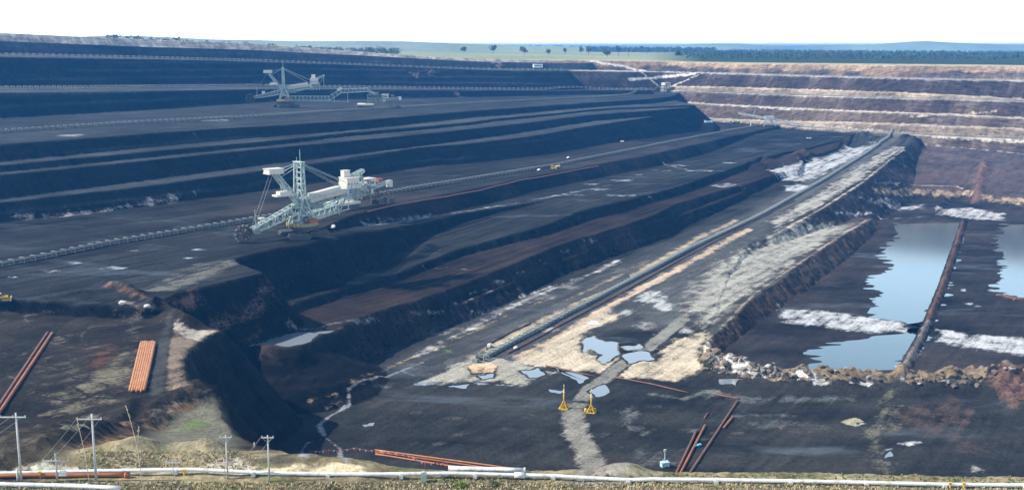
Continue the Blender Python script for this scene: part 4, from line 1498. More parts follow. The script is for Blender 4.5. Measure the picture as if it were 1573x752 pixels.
e1p = at(465, 363, 118.0)
e1 = excavator('nearer and larger looking pale green bucket wheel excavator on the black coal bench', e1p, math.radians(42), math.radians(76))
h1p = at(540, 319, 118.0)
hc = hopper_car('boxy grey hopper car straddling the long conveyor behind the nearer excavator', h1p, math.radians(52))
hc.scale = (1.2, 1.2, 1.2)
e2p = at(438, 165, L_EB)
e2 = excavator('farther bucket wheel excavator with its long lattice bridge on a hazy upper bench', e2p, math.radians(8), math.radians(4), 5.0)
h2p = at(573, 166, L_EB)
hopper_car('far hopper car with white cabins at the end of the long lattice bridge', h2p, math.radians(3))


# ------------------------------------------------------------------ conveyors
def resample(pts, step):
    out = [pts[0]]
    for a, b in zip(pts[:-1], pts[1:]):
        a, b = Vector(a), Vector(b)
        n = max(1, int((b - a).length / step))
        for i in range(1, n + 1):
            out.append(tuple(a + (b - a) * i / n))
    return out


def conveyor(name, label, px, L, step, w, h, steel, singles=100, z0=0.0, plain=False, plan=None, belt_m=None):
    plan = plan or [P2(p[0], p[1], L) if L is not None else hit(*p)[:2] for p in px]
    pts = resample([(p[0], p[1], 0.0) for p in plan], step)
    zz = np.array([gz(p[0], p[1]) for p in pts])
    k = 9
    zz = np.convolve(np.pad(zz, k // 2, 'edge'), np.ones(k) / k, 'valid')
    o = Vector((pts[0][0], pts[0][1], float(zz[0])))
    P = [Vector((p[0], p[1], float(z) + z0)) - o for p, z in zip(pts, zz)]
    t = thing(name, label, 'conveyor', o, 0, 'belt conveyors')
    belt, rail, hood = MB(), MB(), MB()
    for a, b in zip(P[:-1], P[1:]):
        d = (b - a).normalized()
        s = Vector((d.y, -d.x, 0)).normalized()
        z = Vector((0, 0, 1))
        belt.bar(a + z * (h * .74), b + z * (h * .74), w * 0.66, .16)
        belt.bar(a + z * (h * .36), b + z * (h * .36), w * 0.6, .12)
        for q in (-1, 1):
            rail.bar(a + s * q * w / 2 + z * h * .72, b + s * q * w / 2 + z * h * .72, .16, .3)
            if not plain:
                rail.bar(a + s * q * w / 2 + z * h * .16, b + s * q * w / 2 + z * h * .16, .3, .3)
    belt.build('belt', belt_m or BELT, t)
    rail.build('side_rail', steel, t)

    def frame(m, a, d):
        s = Vector((d.y, -d.x, 0)).normalized()
        z = Vector((0, 0, 1))
        for q in (-1, 1):
            m.bar(a + s * q * w / 2 - z * .25, a + s * q * w / 2 + z * h, .34, .34)
        m.bar(a - s * w * .62, a + s * w * .62, .5, .34)
        m.bar(a - s * w * .5 + z * h, a + s * w * .5 + z * h, .9, .22)
        m.bar(a - s * w * .5 + z * h * .5, a + s * w * .5 + z * h * .5, .2, .2)
    if singles:
        m0 = MB()
        frame(m0, Vector((0, 0, 0)), Vector((1, 0, 0)))
        first = None
    rest = MB()
    depth = sorted(range(len(P)), key=lambda i: pts[i][1] + 3 * max(0, abs(pts[i][0] / pts[i][1]) - .5) * 1e4)
    near = set(depth[:singles])
    for i, a in enumerate(P):
        d = (P[min(i + 1, len(P) - 1)] - P[max(i - 1, 0)]).normalized()
        if i in near:
            if first is None:
                first = c = m0.build('support_frame', steel, t)
            else:
                c = first.copy()
                COL.objects.link(c)
                c.parent = t
            c.location = a
            c.rotation_euler = (0, 0, math.atan2(d.y, d.x))
        else:
            frame(rest, a, d)
    if rest.v:
        rest.build('support_frame', steel, t, stuff=True)
    return t, o, P


MC = [(-60, 424), (0, 409), (83, 393), (166, 376), (270, 359), (366, 343), (470, 324), (565, 303), (640, 290), (740, 273), (853, 255), (906, 244), (1040, 217), (1120, 202), (1165, 194)]
conveyor('belt_conveyor', 'long bench conveyor passing behind the nearer excavator and under its hopper car', MC, L_M, 6.0, 3.4, 2.6, CONV)
EC = [(-60, 211), (0, 204), (100, 197), (200, 190.5), (300, 185.5), (400, 180), (500, 173), (586, 168), (680, 162.5), (760, 158), (853, 153), (925, 150), (959, 147), (998, 142.5), (1012, 141)]
conveyor('belt_conveyor', 'conveyor on the upper bench running in front of the farther excavator', EC, L_EB, 6.5, 3.4, 2.8, CONV)
QC = [(743, 551), (800, 520), (860, 489), (925, 455), (990, 420), (1060, 383), (1173, 329), (1260, 280), (1330, 237), (1371, 209)]
qc, qo, qP = conveyor('belt_conveyor', 'dark green conveyor starting on the tan sand and running up the pit floor', QC, L_Q, 5.2, 2.9, 2.5, CONVG, belt_m=mat('dusty belt', (.24, .24, .22), .85, 0, .2, .2))
B4C = [(ray(px, 130)[0] * y, y) for px, y in ((-60, 1040), (0, 1115), (200, 1300), (400, 1545), (560, 1650), (760, 1764), (866, 1816), (940, 1851), (1000, 1856))]
conveyor('belt_conveyor', 'pale far conveyor on the bench above the farther excavator', B4C, L_B4, 8, 4.2, 3.2, CONVD, 0, plan=B4C)
B5C = [(ray(px, 100)[0] * y, y) for px, y in ((-60, 1240), (0, 1300), (150, 1420), (250, 1510), (400, 1675), (560, 1790), (760, 1845), (862, 1868))]
conveyor('belt_conveyor', 'thin hazy conveyor on the topmost bench below the far left rim', B5C, L_B5, 9, 4.2, 3.0, CONVD, 0, plan=B5C)


def wall_px(key, dy):
    cols = [1100, 1206, 1300, 1400, 1480, 1573, 1700]
    return [(c, float(np.interp(c, WC, WROWS[key])) + dy) for c in cols]


W5C = [(1212, 193.8)] + wall_px('w5', -0.4)[2:]
conveyor('belt_conveyor', 'white conveyor along the foot of the far banded wall', W5C, wall_lines['w5'][1], 6, 3.8, 3.4, CONVD, 0)
conveyor('belt_conveyor', 'white conveyor halfway up the far banded wall', [(1050, 139.8)] + wall_px('w2b', -0.2), wall_lines['w2b'][1], 7, 3.8, 2.6, CONVD, 0)
conveyor('belt_conveyor', 'pale line of conveyor on the highest bench of the far banded wall', wall_px('w1', -0.1), wall_lines['w1'][1], 8, 3.2, 2.0, CONVD, 0)

# tail end of the floor conveyor
tp = Vector(qo)
td = (qP[3] - qP[0]).normalized()
taz = math.atan2(td.y, td.x)
t = thing('conveyor_tail_station', 'dark steel tail drum frame at the near end of the floor conveyor', 'tail station', tp, taz)
f = MB()
for s in (-2.4, 2.4):
    f.bar((-5, s, .2), (3, s, .2), .5).bar((-4.5, s, 0), (-4.5, s, 3.2), .5).bar((1, s, 0), (1, s, 3.4), .5).bar((-4.5, s, 3), (1, s, 3.2), .4).bar((-4.5, s, .4), (1, s, 3), .3)
f.build('steel_frame', CONVG, t)
MB().tube([(-3.6, -2.2, 1.9), (-3.6, 2.2, 1.9)], 1.1, 14).build('tail_drum', DARK, t)
MB().box((-7.5, 1, 1.0), (2.6, 3, 1.6)).build('drive_box', STEEL2, t)
p = hit(752, 533)
t = thing('pump_skid', 'small white pump box on a skid beside the conveyor tail', 'pump', p, taz)
MB().box((0, 0, 1.2), (2.6, 1.8, 1.6)).build('pump_box', WHITEP, t)
MB().box((0, 0, .3), (4, 2.2, .35)).bar((-3, 0, .4), (-6, -1, .4), .4).build('skid', DARK, t)
p = hit(792, 536)
t = thing('pump_skid', 'white valve box on the tan strip beside the floor conveyor', 'pump', p, taz)
MB().box((0, 0, .9), (2.4, 1.6, 1.4), 0, .9).build('valve_box', WHITEP, t)
MB().box((0, 0, .2), (3, 2, .3)).build('skid', DARK, t)


# ------------------------------------------------------------------ transfer stations and stacker by the far wall
def transfer(label, p, rz):
    t = thing('transfer_station', label, 'transfer station', p, rz)
    f = MB()
    for x in (-6, 0, 6):
        for s in (-4, 4):
            f.bar((x, s, 0), (x, s, 11), .9)
    for z in (5, 11):
        for s in (-4, 4):
            f.bar((-6, s, z), (6, s, z), .7)
    for s in (-4, 4):
        f.bar((-6, s, 0), (0, s, 5), .5).bar((6, s, 0), (0, s, 5), .5).bar((-6, s, 5), (0, s, 11), .5).bar((6, s, 5), (0, s, 11), .5)
    f.build('steel_frame', STEEL2, t)
    h = MB().box((1, 0, 13.2), (13, 9, 4)).box((1, 0, 15.5), (13.8, 9.8, .5)).build('drive_house', CREAM, t)
    MB().box((1, -4.54, 13.2), (8, .1, 1.2)).build('window', GLASS, h)
    MB().box((3, 0, 2.6), (7, 6, 5)).build('chute', STEEL2, t)
    return t


p = hit(1022, 141)
transfer('pale transfer station where the upper bench conveyor reaches the far wall', p, .6)
p = hit(1181, 195)
t = thing('stacker', 'white stacker with a long tilted boom at the foot of the far wall', 'stacker', p, 0.0)
f = MB()
for x in (-9, 9):
    for s in (-5, 5):
        f.bar((x, s, 1), (x * .35, s * .6, 12), .9)
f.bar((-9, -5, 4), (9, -5, 4), .7).bar((-9, 5, 4), (9, 5, 4), .7).bar((-9, -5, 4), (3, -3, 12), .5).bar((9, 5, 4), (-3, 3, 12), .5)
f.build('tower_frame', STEEL, t)
crawler(t, -9, 0, 9, 4, 2.6)
crawler(t, 9, 0, 9, 4, 2.6)
MB().box((0, 0, 13.4), (13, 7, 4.2)).box((0, 0, 15.7), (14, 8, .5)).build('drive_house', WHITEP, t)
MB().truss((-4, 0, 13), (-45, 3, 20), 4, 2.4, 3, 1.8, 10, .6).bar((-4, 0, 13.5), (-45, 3, 20.8), 3.4, .8).build('discharge_boom', WHITEP, t)
MB().truss((4, 0, 12), (42, -3, 4), 3.6, 2.2, 3, 1.8, 9, .6).bar((4, 0, 12.6), (42, -3, 4.8), 3.4, .8).build('tail_boom', WHITEP, t)
MB().bar((-24, 0, 16.6), (-21, 0, 27), .8).bar((-21, 0, 27), (-40, 2, 19.6), .2).bar((-21, 0, 27), (0, 0, 16), .2).build('boom_mast', STEEL, t)
MB().bar((-28, -2, 0), (-27, -2, 9), 1.6, 1.2).build('boom_rest', WHITEP, t)

# ------------------------------------------------------------------ vehicles
CARW = mat('white car paint', (.78, .79, .78), .3, 0, .04, .5)


def ute(label, p, rz, col=None, big=1.0):
    t = thing('utility_vehicle', label, 'vehicle', p, rz, 'vehicles out on the benches')
    c = col or CARW
    MB().prism([(-2.5 * big, .45), (2.5 * big, .45), (2.55 * big, 1.0 * big), (1.5 * big, 1.15 * big), (-2.5 * big, 1.1 * big)], -.92 * big, .92 * big).build('body', c, t)
    MB().prism([(-.6 * big, 1.1 * big), (1.4 * big, 1.14 * big), (.75 * big, 1.8 * big), (-.45 * big, 1.82 * big)], -.8 * big, .8 * big).build('cab', c, t)
    MB().prism([(-.5 * big, 1.2 * big), (1.2 * big, 1.2 * big), (.74 * big, 1.68 * big), (-.42 * big, 1.68 * big)], -.83 * big, .83 * big).build('cab_glass', GLASS, t)
    w = None
    for x in (-1.55 * big, 1.55 * big):
        for s in (-.85 * big, .85 * big):
            if w is None:
                w = MB().tube([(0, -.13 * big, 0), (0, .13 * big, 0)], .42 * big, 12).build('wheel', DARK, t)
                q = w
            else:
                q = w.copy()
                COL.objects.link(q)
                q.parent = t
            q.location = (x, s, .42 * big)
    return t


def machine(label, p, rz, col, kind='dozer', s=1.0):
    t = thing('bulldozer' if kind == 'dozer' else 'dump_truck', label, 'bulldozer' if kind == 'dozer' else 'truck', p, rz, 'plant working on the benches')
    if kind == 'dozer':
        for q in (-1.3, 1.3):
            o = MB().prism(stadium(-2.6 * s, 2.6 * s, 0, 1.5 * s), -.4 * s, .4 * s).build('crawler', TRACK, t)
            o.location = (0, q * s, 0)
        MB().box((.9 * s, 0, 1.7 * s), (3 * s, 1.9 * s, 1.3 * s), 0, .9).build('engine_hood', col, t)
        MB().box((-1.3 * s, 0, 2.4 * s), (1.7 * s, 1.9 * s, 1.9 * s), 0, .9).box((-1.3 * s, 0, 3.45 * s), (2 * s, 2.1 * s, .2 * s)).build('cab', col, t)
        MB().box((-1.3 * s, 0, 2.7 * s), (1.62 * s, 2.0 * s, .8 * s)).build('cab_glass', GLASS, t)
        MB().box((3.5 * s, 0, .95 * s), (.35 * s, 4.4 * s, 1.7 * s)).bar((0, 1.9 * s, .9 * s), (3.4 * s, 1.9 * s, .7 * s), .3 * s).bar((0, -1.9 * s, .9 * s), (3.4 * s, -1.9 * s, .7 * s), .3 * s).build('blade', col, t)
        MB().bar((-2.4 * s, 0, 1.6 * s), (-4.2 * s, 0, .4 * s), .5 * s).build('ripper', DARK, t)
    else:
        MB().prism([(-4 * s, 1.6 * s), (1.2 * s, 1.4 * s), (1.6 * s, 2.7 * s), (-4.3 * s, 3.0 * s)], -1.5 * s, 1.5 * s).build('tipper_body', col, t)
        MB().box((2.8 * s, 0, 1.9 * s), (2.0 * s, 2.4 * s, 2.2 * s), 0, .92).build('cab', col, t)
        MB().box((3.2 * s, 0, 2.4 * s), (1.3 * s, 2.42 * s, .7 * s)).build('cab_glass', GLASS, t)
        MB().box((-.5 * s, 0, 1.0 * s), (8 * s, 1.2 * s, .6 * s)).build('chassis', DARK, t)
        for x in (-3, -1.6, 2.8):
            for q in (-1.15, 1.15):
                o = MB().tube([(0, -.3 * s, 0), (0, .3 * s, 0)], .75 * s, 12).build('wheel', DARK, t)
                o.location = (x * s, q * s, .75 * s)
    return t


BAZ = math.radians(58)
ute('white ute parked on the black bench between the conveyor and the red pipe', hit(828, 262), BAZ)
ute('white ute parked close behind the crawlers of the nearer excavator', hit(512, 350), BAZ + .5, None, 1.15)
ute('white ute below the bridge of the nearer excavator', hit(512, 322), BAZ, None, 1.1)
ute('small white ute beside the bench conveyor below the pale ramp', hit(873, 243), BAZ)
machine('yellow bulldozer working beside the bench conveyor', hit(849, 261), BAZ + .3, YELL, 'dozer', 1.25)
machine('yellow and white tip truck following the bulldozer beside the conveyor', hit(857, 258), BAZ, mat('faded yellow paint', (.70, .55, .25), .5), 'truck', .9)
machine('pale truck alone on the bench below the pale ramp', hit(956, 219), BAZ, CARW, 'truck', .8)
machine('small yellow bulldozer at the far left edge of the pipe bench', hit(4, 462), .3, YELL, 'dozer', 1.0)
machine('white truck on the floor in front of the far wall stacker', hit(1243, 214), .2, CARW, 'truck', .8)
machine('white low truck at the foot of the far wall left of the stacker', hit(1117, 190.5), .1, CARW, 'truck', 1.5)
machine('green and white service truck at the foot of the far wall beside the stacker', hit(1131, 190), .1, mat('pale green truck paint', (.35, .62, .25), .5), 'truck', 1.4)
machine('light blue truck leftmost of the trucks at the foot of the far wall', hit(1089, 190.5), .3, mat('light blue truck paint', (.45, .68, .8), .5), 'truck', 1.5)
p = hit(826, 104)
t = thing('site_building', 'low white building on the hazy top bench of the far left wall', 'building', p, .2)
MB().box((0, 0, 3), (16, 8, 6)).build('wall', CARW, t)
MB().prism([(-8.6, 6), (8.6, 6), (8.6, 6.5), (0, 8), (-8.6, 6.5)], -4.6, 4.6).build('roof', STEEL2, t)
MB().box((0, -4.05, 3), (12, .1, 1.5)).build('window', GLASS, t)


# ------------------------------------------------------------------ pipes
def pipe(name, label, a, b, r, m, group=None, n=10, sag=0.0, mid=8, lift_=0.0, level=None, cat='pipe'):
    if level is None and 'dark flat' in (group or '') + 'x' or 'bunting' in (group or ''):
        level = L_Q
    if 'left bench' in (group or ''):
        level = 121.6
    A = hit(*a) if level is None else at(a[0], a[1], level)
    B_ = hit(*b) if level is None else at(b[0], b[1], level)
    pts = []
    for i in range(mid + 1):
        k = i / mid
        x, y = A[0] + (B_[0] - A[0]) * k, A[1] + (B_[1] - A[1]) * k
        pts.append([x, y, gz(x, y)])
    z = [p[2] for p in pts]
    if level is not None:
        z = [z[0] + (z[-1] - z[0]) * i / mid for i in range(mid + 1)]
    for i in range(mid + 1):
        pts[i][2] = 0.25 * z[max(i - 1, 0)] + .5 * z[i] + .25 * z[min(i + 1, mid)] + r + lift_ + .02
    o = MB().tube(pts, r, n).build(name, m, None, True)
    return tag(o, label, cat, group)


for k in range(7):
    q = k / 6
    words = ['leftmost pipe of the seven orange pipes laid side by side', 'second pipe from the left in the bundle of seven orange pipes', 'third pipe from the left in the bundle of seven orange pipes',
             'middle pipe in the bundle of seven orange pipes', 'third pipe from the right in the bundle of seven orange pipes', 'second pipe from the right in the bundle of seven orange pipes',
             'rightmost pipe of the seven orange pipes laid side by side'][k]
    pipe('orange_pipe', words, (200 + 21 * q, 602 + (k % 2)), (217.5 + 20 * q, 528 - (k % 3) * .6), .62, ORANGE, 'bundle of orange pipes')
pipe('long_rusty_pipe', 'upper of two long rusty pipes lying across the left laydown bench', (-6, 634), (73, 508), .5, RUSTD, 'long pipes on the left bench', 10, 0, 16)
pipe('long_rusty_pipe', 'lower and brighter of two long rusty pipes across the left laydown bench', (-4, 643), (80, 509), .55, RUST, 'long pipes on the left bench', 10, 0, 16)
pipe('steel_pipe', 'left pipe of the rusty pair lying right of the lighting trailer', (1036, 734), (1070, 662), .52, RUSTD, 'rusty pipes on the dark flat')
pipe('steel_pipe', 'right pipe of the rusty pair lying right of the lighting trailer', (1042, 734), (1083, 654), .52, RUST, 'rusty pipes on the dark flat')
pipe('steel_pipe', 'longest single rusty pipe on the dark flat reaching back to the cross pipe', (1056, 733), (1133, 616), .5, RUSTD, 'rusty pipes on the dark flat', 10, 0, 14)
pipe('steel_pipe', 'short rusty pipe lying against the far end of the longest pipe', (1112, 658), (1126, 641), .5, RUST, 'rusty pipes on the dark flat')
pipe('steel_pipe', 'thin rusty pipe lying crosswise at the far end of the longest pipe', (1098, 606), (1136, 613), .42, RUSTD, 'rusty pipes on the dark flat')
pipe('steel_pipe', 'very short dark pipe lying alone on the flat beyond the near pair of rusty pipes', (1082, 643), (1087, 635), .4, RUSTD, 'rusty pipes on the dark flat')
pipe('orange_pipe', 'uppermost of three orange pipes lying behind the bunting rope', (576, 691.5), (790, 721), .36, ORANGE, 'orange pipes by the bunting', 10, 0, 10)
pipe('orange_pipe', 'middle of three orange pipes lying behind the bunting rope', (577, 694.5), (775, 723), .36, RUST, 'orange pipes by the bunting', 10, 0, 10)
pipe('orange_pipe', 'lowest of three orange pipes lying just behind the bunting rope', (577, 698), (745, 725), .36, ORANGE, 'orange pipes by the bunting', 10, 0, 10)


def longpipe(name, label, px, r, m, lift_, level=None, cat='pipe', step=5.0, smooth=7, cap=True):
    plan = [(hit(*p)[:2] if level is None else P2(p[0], p[1], level)) for p in px]
    pts = resample([(p[0], p[1], 0) for p in plan], step)
    zz = np.array([gz(p[0], p[1]) for p in pts])
    k = min(smooth, len(zz) // 2 * 2 - 1)
    if k >= 3:
        zz = np.convolve(np.pad(zz, k // 2, 'edge'), np.ones(k) / k, 'valid')
    P = [(p[0], p[1], float(z) + r + lift_) for p, z in zip(pts, zz)]
    return P


P = longpipe('', '', [(565, 323), (600, 315.5), (659, 304), (740, 289), (806, 273), (919, 252)], .45, RUST, .1, L_M)
tag(MB().tube(P, .42, 8).build('red_pipe_line', mat('dull red pipe', (.34, .13, .09), .6), None, True), 'thin dull red pipe along the bench edge below the long conveyor', 'pipe')
P = longpipe('', '', [(780, 543), (860, 500), (960, 447), (1040, 402), (1120, 360), (1220, 308)], .4, RUST, .1, L_Q)
tag(MB().tube(P, .4, 8).build('brown_pipe_line', RUSTD, None, True), 'long brown pipe on the sand just below the floor conveyor', 'pipe')
P = longpipe('', '', [(754, 527), (784, 511), (815, 497)], .4, DARK, .1, L_Q)
tag(MB().tube(P, .4, 8).build('dark_pipe_line', DARK, None, True), 'short dark pipe lying between the sandy track and the floor conveyor', 'pipe')
P = longpipe('', '', [(838, 562), (880, 571), (915, 579)], .35, RUST, .1)
tag(MB().tube(P, .35, 8).build('brown_pipe_line', RUSTD, None, True), 'brown pipe at the edge of the sand left of the haul road', 'pipe')
P = longpipe('', '', [(945, 580), (1000, 590), (1058, 604)], .35, RUST, .1)
tag(MB().tube(P, .35, 8).build('brown_pipe_line', RUSTD, None, True), 'brown pipe at the edge of the sand right of the haul road', 'pipe')

# white water main along the verge
WP = [(-60, 728.5), (0, 728), (150, 726), (300, 727), (420, 729), (560, 731), (700, 733.5), (850, 736), (930, 738), (965, 739.5), (1000, 740), (1100, 741.5), (1300, 745), (1450, 748), (1573, 750), (1640, 751)]
P = longpipe('', '', WP, .35, WHITEP, .25, None, 'pipe', 3.0, 21)
base = Vector(P[0])
t = thing('water_main', 'long white water main on pale saddles running along the near verge', 'pipeline', base)
MB().tube([Vector(p) - base for p in P], .35, 12).build('pipe', WHITEP, t, True)
sd_ = MB().box((0, 0, -.35), (.7, 1.3, .75)).box((0, 0, -.05), (.5, 1.06, .5))
first = None
for i in range(3, len(P) - 2, 4):
    a, b = Vector(P[i - 1]), Vector(P[i + 1])
    if first is None:
        first = c = sd_.build('saddle', CONC, t)
    else:
        c = first.copy()
        COL.objects.link(c)
        c.parent = t
    c.location = Vector(P[i]) - base
    c.rotation_euler = (0, 0, math.atan2((b - a).y, (b - a).x))
MB().tube([Vector(P[len(P) // 2]) - base, Vector(P[len(P) // 2 + 1]) - base + Vector((-1.6, 0, 0))], .56, 12).build('joint_collar', WHITEP, t, True)

P = longpipe('', '', [(-60, 733.5), (0, 733), (100, 732.5), (200, 732)], .3, ORANGE, .1, None, 'pipe', 3.0, 5)
tag(MB().tube(P, .36, 10).build('orange_pipe', RUST, None, True), 'orange brown pipe lying just in front of the white water main behind the poles', 'pipe')
P = longpipe('', '', [(-40, 746.5), (40, 748), (110, 749), (185, 752.5)], .3, WHITEP, .1, None, 'pipe', 2.0, 5)
tag(MB().tube(P, .42, 10).build('white_pipe', WHITEP, None, True), 'white pipe nearest to us in the bottom left corner of the verge', 'pipe')
P = longpipe('', '', [(689, 724), (805, 728)], .5, WHITEP, .25, None, 'pipe', 3.0, 3)
o = thing('white_pipe', 'short thick white pipe length lying behind the water main at the end of the bunting', 'pipe', Vector(P[0]))
MB().tube([Vector(p) - Vector(P[0]) for p in P], .46, 12).build('pipe', WHITEP, o, True)
d = (Vector(P[-1]) - Vector(P[0])).normalized()
MB().tube([Vector(P[-1]) - Vector(P[0]) - d * .1, Vector(P[-1]) - Vector(P[0]) + d * .25], .58, 12).build('end_flange', GALV, o)


# ------------------------------------------------------------------ power poles and wires
ARMS = {}


def pole(label, base, top_py, arm_px, arm_py, r=.17, name='power_pole', lean=0.0, ins=3, brace=False, col=None):
    b = Vector(hit(*base))
    k = b.y / (F / CT) / 1.0
    mpp = (b - Vector((0, 0, ZC))).length / F
    H = (base[1] - top_py) * mpp * 1.05
    t = thing(name, label, 'pole', b, 0, 'power poles on the verge')
    MB().tube([(0, 0, -.3), (0, 0, H)], r * 1.15, 10, True, r * .8).build('pole', col or GALV, t, True)
    if arm_px:
        za = (base[1] - arm_py) * mpp * 1.05
        x0, x1 = (arm_px[0] - base[0]) * mpp, (arm_px[1] - base[0]) * mpp
        c = MB().bar((x0, -.16, za), (x1, -.16, za), .16, .2).build('crossarm', col or GALV, t)
        pts = []
        for i in range(ins):
            x = x0 + .12 + (x1 - x0 - .24) * i / max(ins - 1, 1)
            MB().tube([(x, -.16, za + .1), (x, -.16, za + .22), (x, -.16, za + .36)], .07, 8, True, .05).build('insulator', WHITEP, c)
            pts.append(b + Vector((x, -.16, za + .36)))
        ARMS[label] = pts
        if brace:
            MB().bar((x0 * .9, -.1, za), (x0 * .1, -.1, za - .9), .05).bar((x1 * .9, -.1, za), (x1 * .1, -.1, za - .9), .05).build('brace', GALV, t)
    return t


pA = 'tall pale power pole at the far left of the verge'
pB = 'second tall pale power pole from the left, thickest of them'
pC = 'tall slim power pole behind the water main left of the sand patch'
pD = 'tall slim power pole standing in front of the sand patch'
pole(pA, (33, 741), 645, (12, 47), 650.5, .19, brace=False)
pole(pB, (148, 738), 644, (127, 162), 651, .2)
pole(pC, (350, 735), 671, (341, 359), 674, .14, brace=True)
pole(pD, (414, 738), 671, (405, 423), 674, .15, brace=True)
pE = 'short stout pole with spiky insulators between the two tall left poles'
t = pole(pE, (88, 738), 700, (70, 107), 709.5, .16, ins=4)
f = MB()
for x in (-1.7, -.9, .9, 1.7):
    f.bar((x, -.16, 3.2), (x + .1, -.16, 2.75), .1)
f.build('fuse_dropper', WHITEP, t)
o = MB().box((1.0, .1, 1.35), (1.1, .5, .7)).box((1.0, .1, 1.0), (1.3, .6, .1))
for k in range(3):
    o.tube([(.65 + .35 * k, .1, 1.7), (.65 + .35 * k, .1, 2.0)], .06, 8)
o.build('transformer', WHITEP, t)
pole('short thin pole with a plain cross bar in front of the hummock', (267, 737), 708, (257, 278), 711.5, .07, ins=2)
t = pole('short red and white pole beside the slim pole left of the sand', (345, 734), 705, (334, 357), 711, .07, ins=2, col=mat('red and white pole paint', (.62, .45, .42), .6))
pole('stubby timber post leaning on the foot of the leftmost power pole', (28, 740), 722, None, 0, .22, 'timber_post')
pole('small grey marker post on the edge of the pit above the slim poles', (391, 688), 679, None, 0, .16, 'marker_post')


def wire(label, a, b, sag=.5, name='overhead_wire'):
    a, b = Vector(a), Vector(b)
    pts = []
    for i in range(17):
        k = i / 16
        p = a + (b - a) * k
        p.z -= sag * 4 * k * (1 - k)
        pts.append(p)
    tag(MB().tube(pts, .028, 5).build(name, WIRE, None, True), label, 'wire', 'overhead wires')


off = Vector((-34, -34, -9))
for i, w in enumerate(('left', 'middle', 'right')):
    wire('%s wire of the three dropping from the second tall pole to the stout pole' % w, ARMS[pB][i], ARMS[pE][[0, 1, 3][i]], .25)
    q = ARMS[pA][i]
    wire('%s wire of the three leaving the leftmost tall pole downwards out of view' % w, q, q + Vector((-9, -6, -5.5)), .3)
for i, w in ((0, 'left'), (2, 'right')):
    q = ARMS[pD][i]
    wire('%s wire sloping down from the slim pole in front of the sand patch' % w, q, q + Vector((-4.5, -4, -5.0)), .25)
    q = ARMS[pC][i]
    wire('%s wire sloping down from the slim pole left of the sand patch' % w, q, q + Vector((-2.5, -4, -4.5)), .2)


# ------------------------------------------------------------------ small things on the verge and the dark flat
def height_mast(label, px, py, top):
    b = Vector(hit(px, py))
    mpp = (b - Vector((0, 0, ZC))).length / F
    H = (py - top) * mpp * 1.03
    t = thing('height_mast', label, 'mast', b, -.25, 'yellow height masts')
    f = MB()
    for a, c in (((-1.9, -1.7), (1.9, -1.7)), ((1.9, -1.7), (1.9, 1.7)), ((1.9, 1.7), (-1.9, 1.7)), ((-1.9, 1.7), (-1.9, -1.7)), ((-1.9, 0), (1.9, 0))):
        f.bar((a[0], a[1], .25), (c[0], c[1], .25), .5, .4)
    f.build('skid_base', YELL, t)
    f = MB()
    for x in (-1.7, 1.7):
        for y in (-1.5, 1.5):
            f.bar((x, y, .4), (0, 0, 4.0), .32)
    f.bar((-1.0, -.9, 1.8), (1.0, -.9, 1.8), .25).bar((-1.0, .9, 1.8), (1.0, .9, 1.8), .25)
    f.build('stay_frame', YELL, t)
    MB().tube([(0, 0, .3), (0, 0, H - 2.2)], .34, 10).build('post', YELL, t, True)
    MB().tube([(0, 0, H - 4.4), (0, 0, H - 3.4)], .38, 10).build('white_band', WHITEP, t, True)
    MB().tube([(0, 0, H - 2.2), (0, 0, H)], .26, 10, True, .12).build('post_tip', CREAM, t, True)
    MB().box((1.5, 1.0, 1.3), (1.1, 1.0, .9), .3).build('lamp_box', YELL, t)
    return t


height_mast('yellow height mast on the left side of the haul road', 866, 627, 590)
height_mast('yellow height mast right of the haul road with a drum beside it', 908, 633, 597)
b = hit(899.5, 633)
t = thing('yellow_drum', 'upright yellow drum at the foot of the right height mast', 'drum', b)
MB().tube([(0, 0, 0), (0, 0, 2.0)], .55, 14).build('barrel', YELL, t, True)
MB().tube([(0, 0, .62), (0, 0, .72)], .6, 14).tube([(0, 0, 1.3), (0, 0, 1.4)], .6, 14).build('hoop', YELL, t)

b = Vector(hit(1021, 717))
t = thing('lighting_trailer', 'pale blue lighting trailer with a folded mast on the dark flat', 'lighting trailer', b, .3)
MB().box((0, 0, 1.3), (3.2, 2.2, 1.9)).box((0, 0, 2.3), (3.4, 2.4, .15)).build('generator_box', PALEBLUE, t)
MB().bar((0, 0, 2.3), (0, 0, 6.8), .3).bar((-1.4, 0, 2.4), (0, 0, 4.2), .12).build('mast', PALEBLUE, t)
MB().box((0, 0, 7.1), (.9, .5, .9)).build('lamp_head', WHITEP, t)
w = MB().tube([(0, -.12, 0), (0, .12, 0)], .4, 12).build('wheel', DARK, t)
w.location = (.3, -1.2, .4)
w2 = w.copy()
COL.objects.link(w2)
w2.parent = t
w2.location = (.3, 1.2, .4)
MB().bar((1.6, 0, .7), (3.6, 0, .5), .14).build('drawbar', DARK, t)
b = Vector(hit(1074, 685))
t = thing('pump_set', 'small cyan pump beside the longest rusty pipe on the dark flat', 'pump', b, .6)
MB().box((0, 0, .7), (2.0, 1.0, .8)).tube([(-1.2, 0, .7), (-2.1, 0, .7)], .25, 8).build('pump_body', mat('cyan paint', (.15, .55, .72), .45), t)
MB().box((0, 0, .15), (2.6, 1.2, .2)).build('skid', DARK, t)

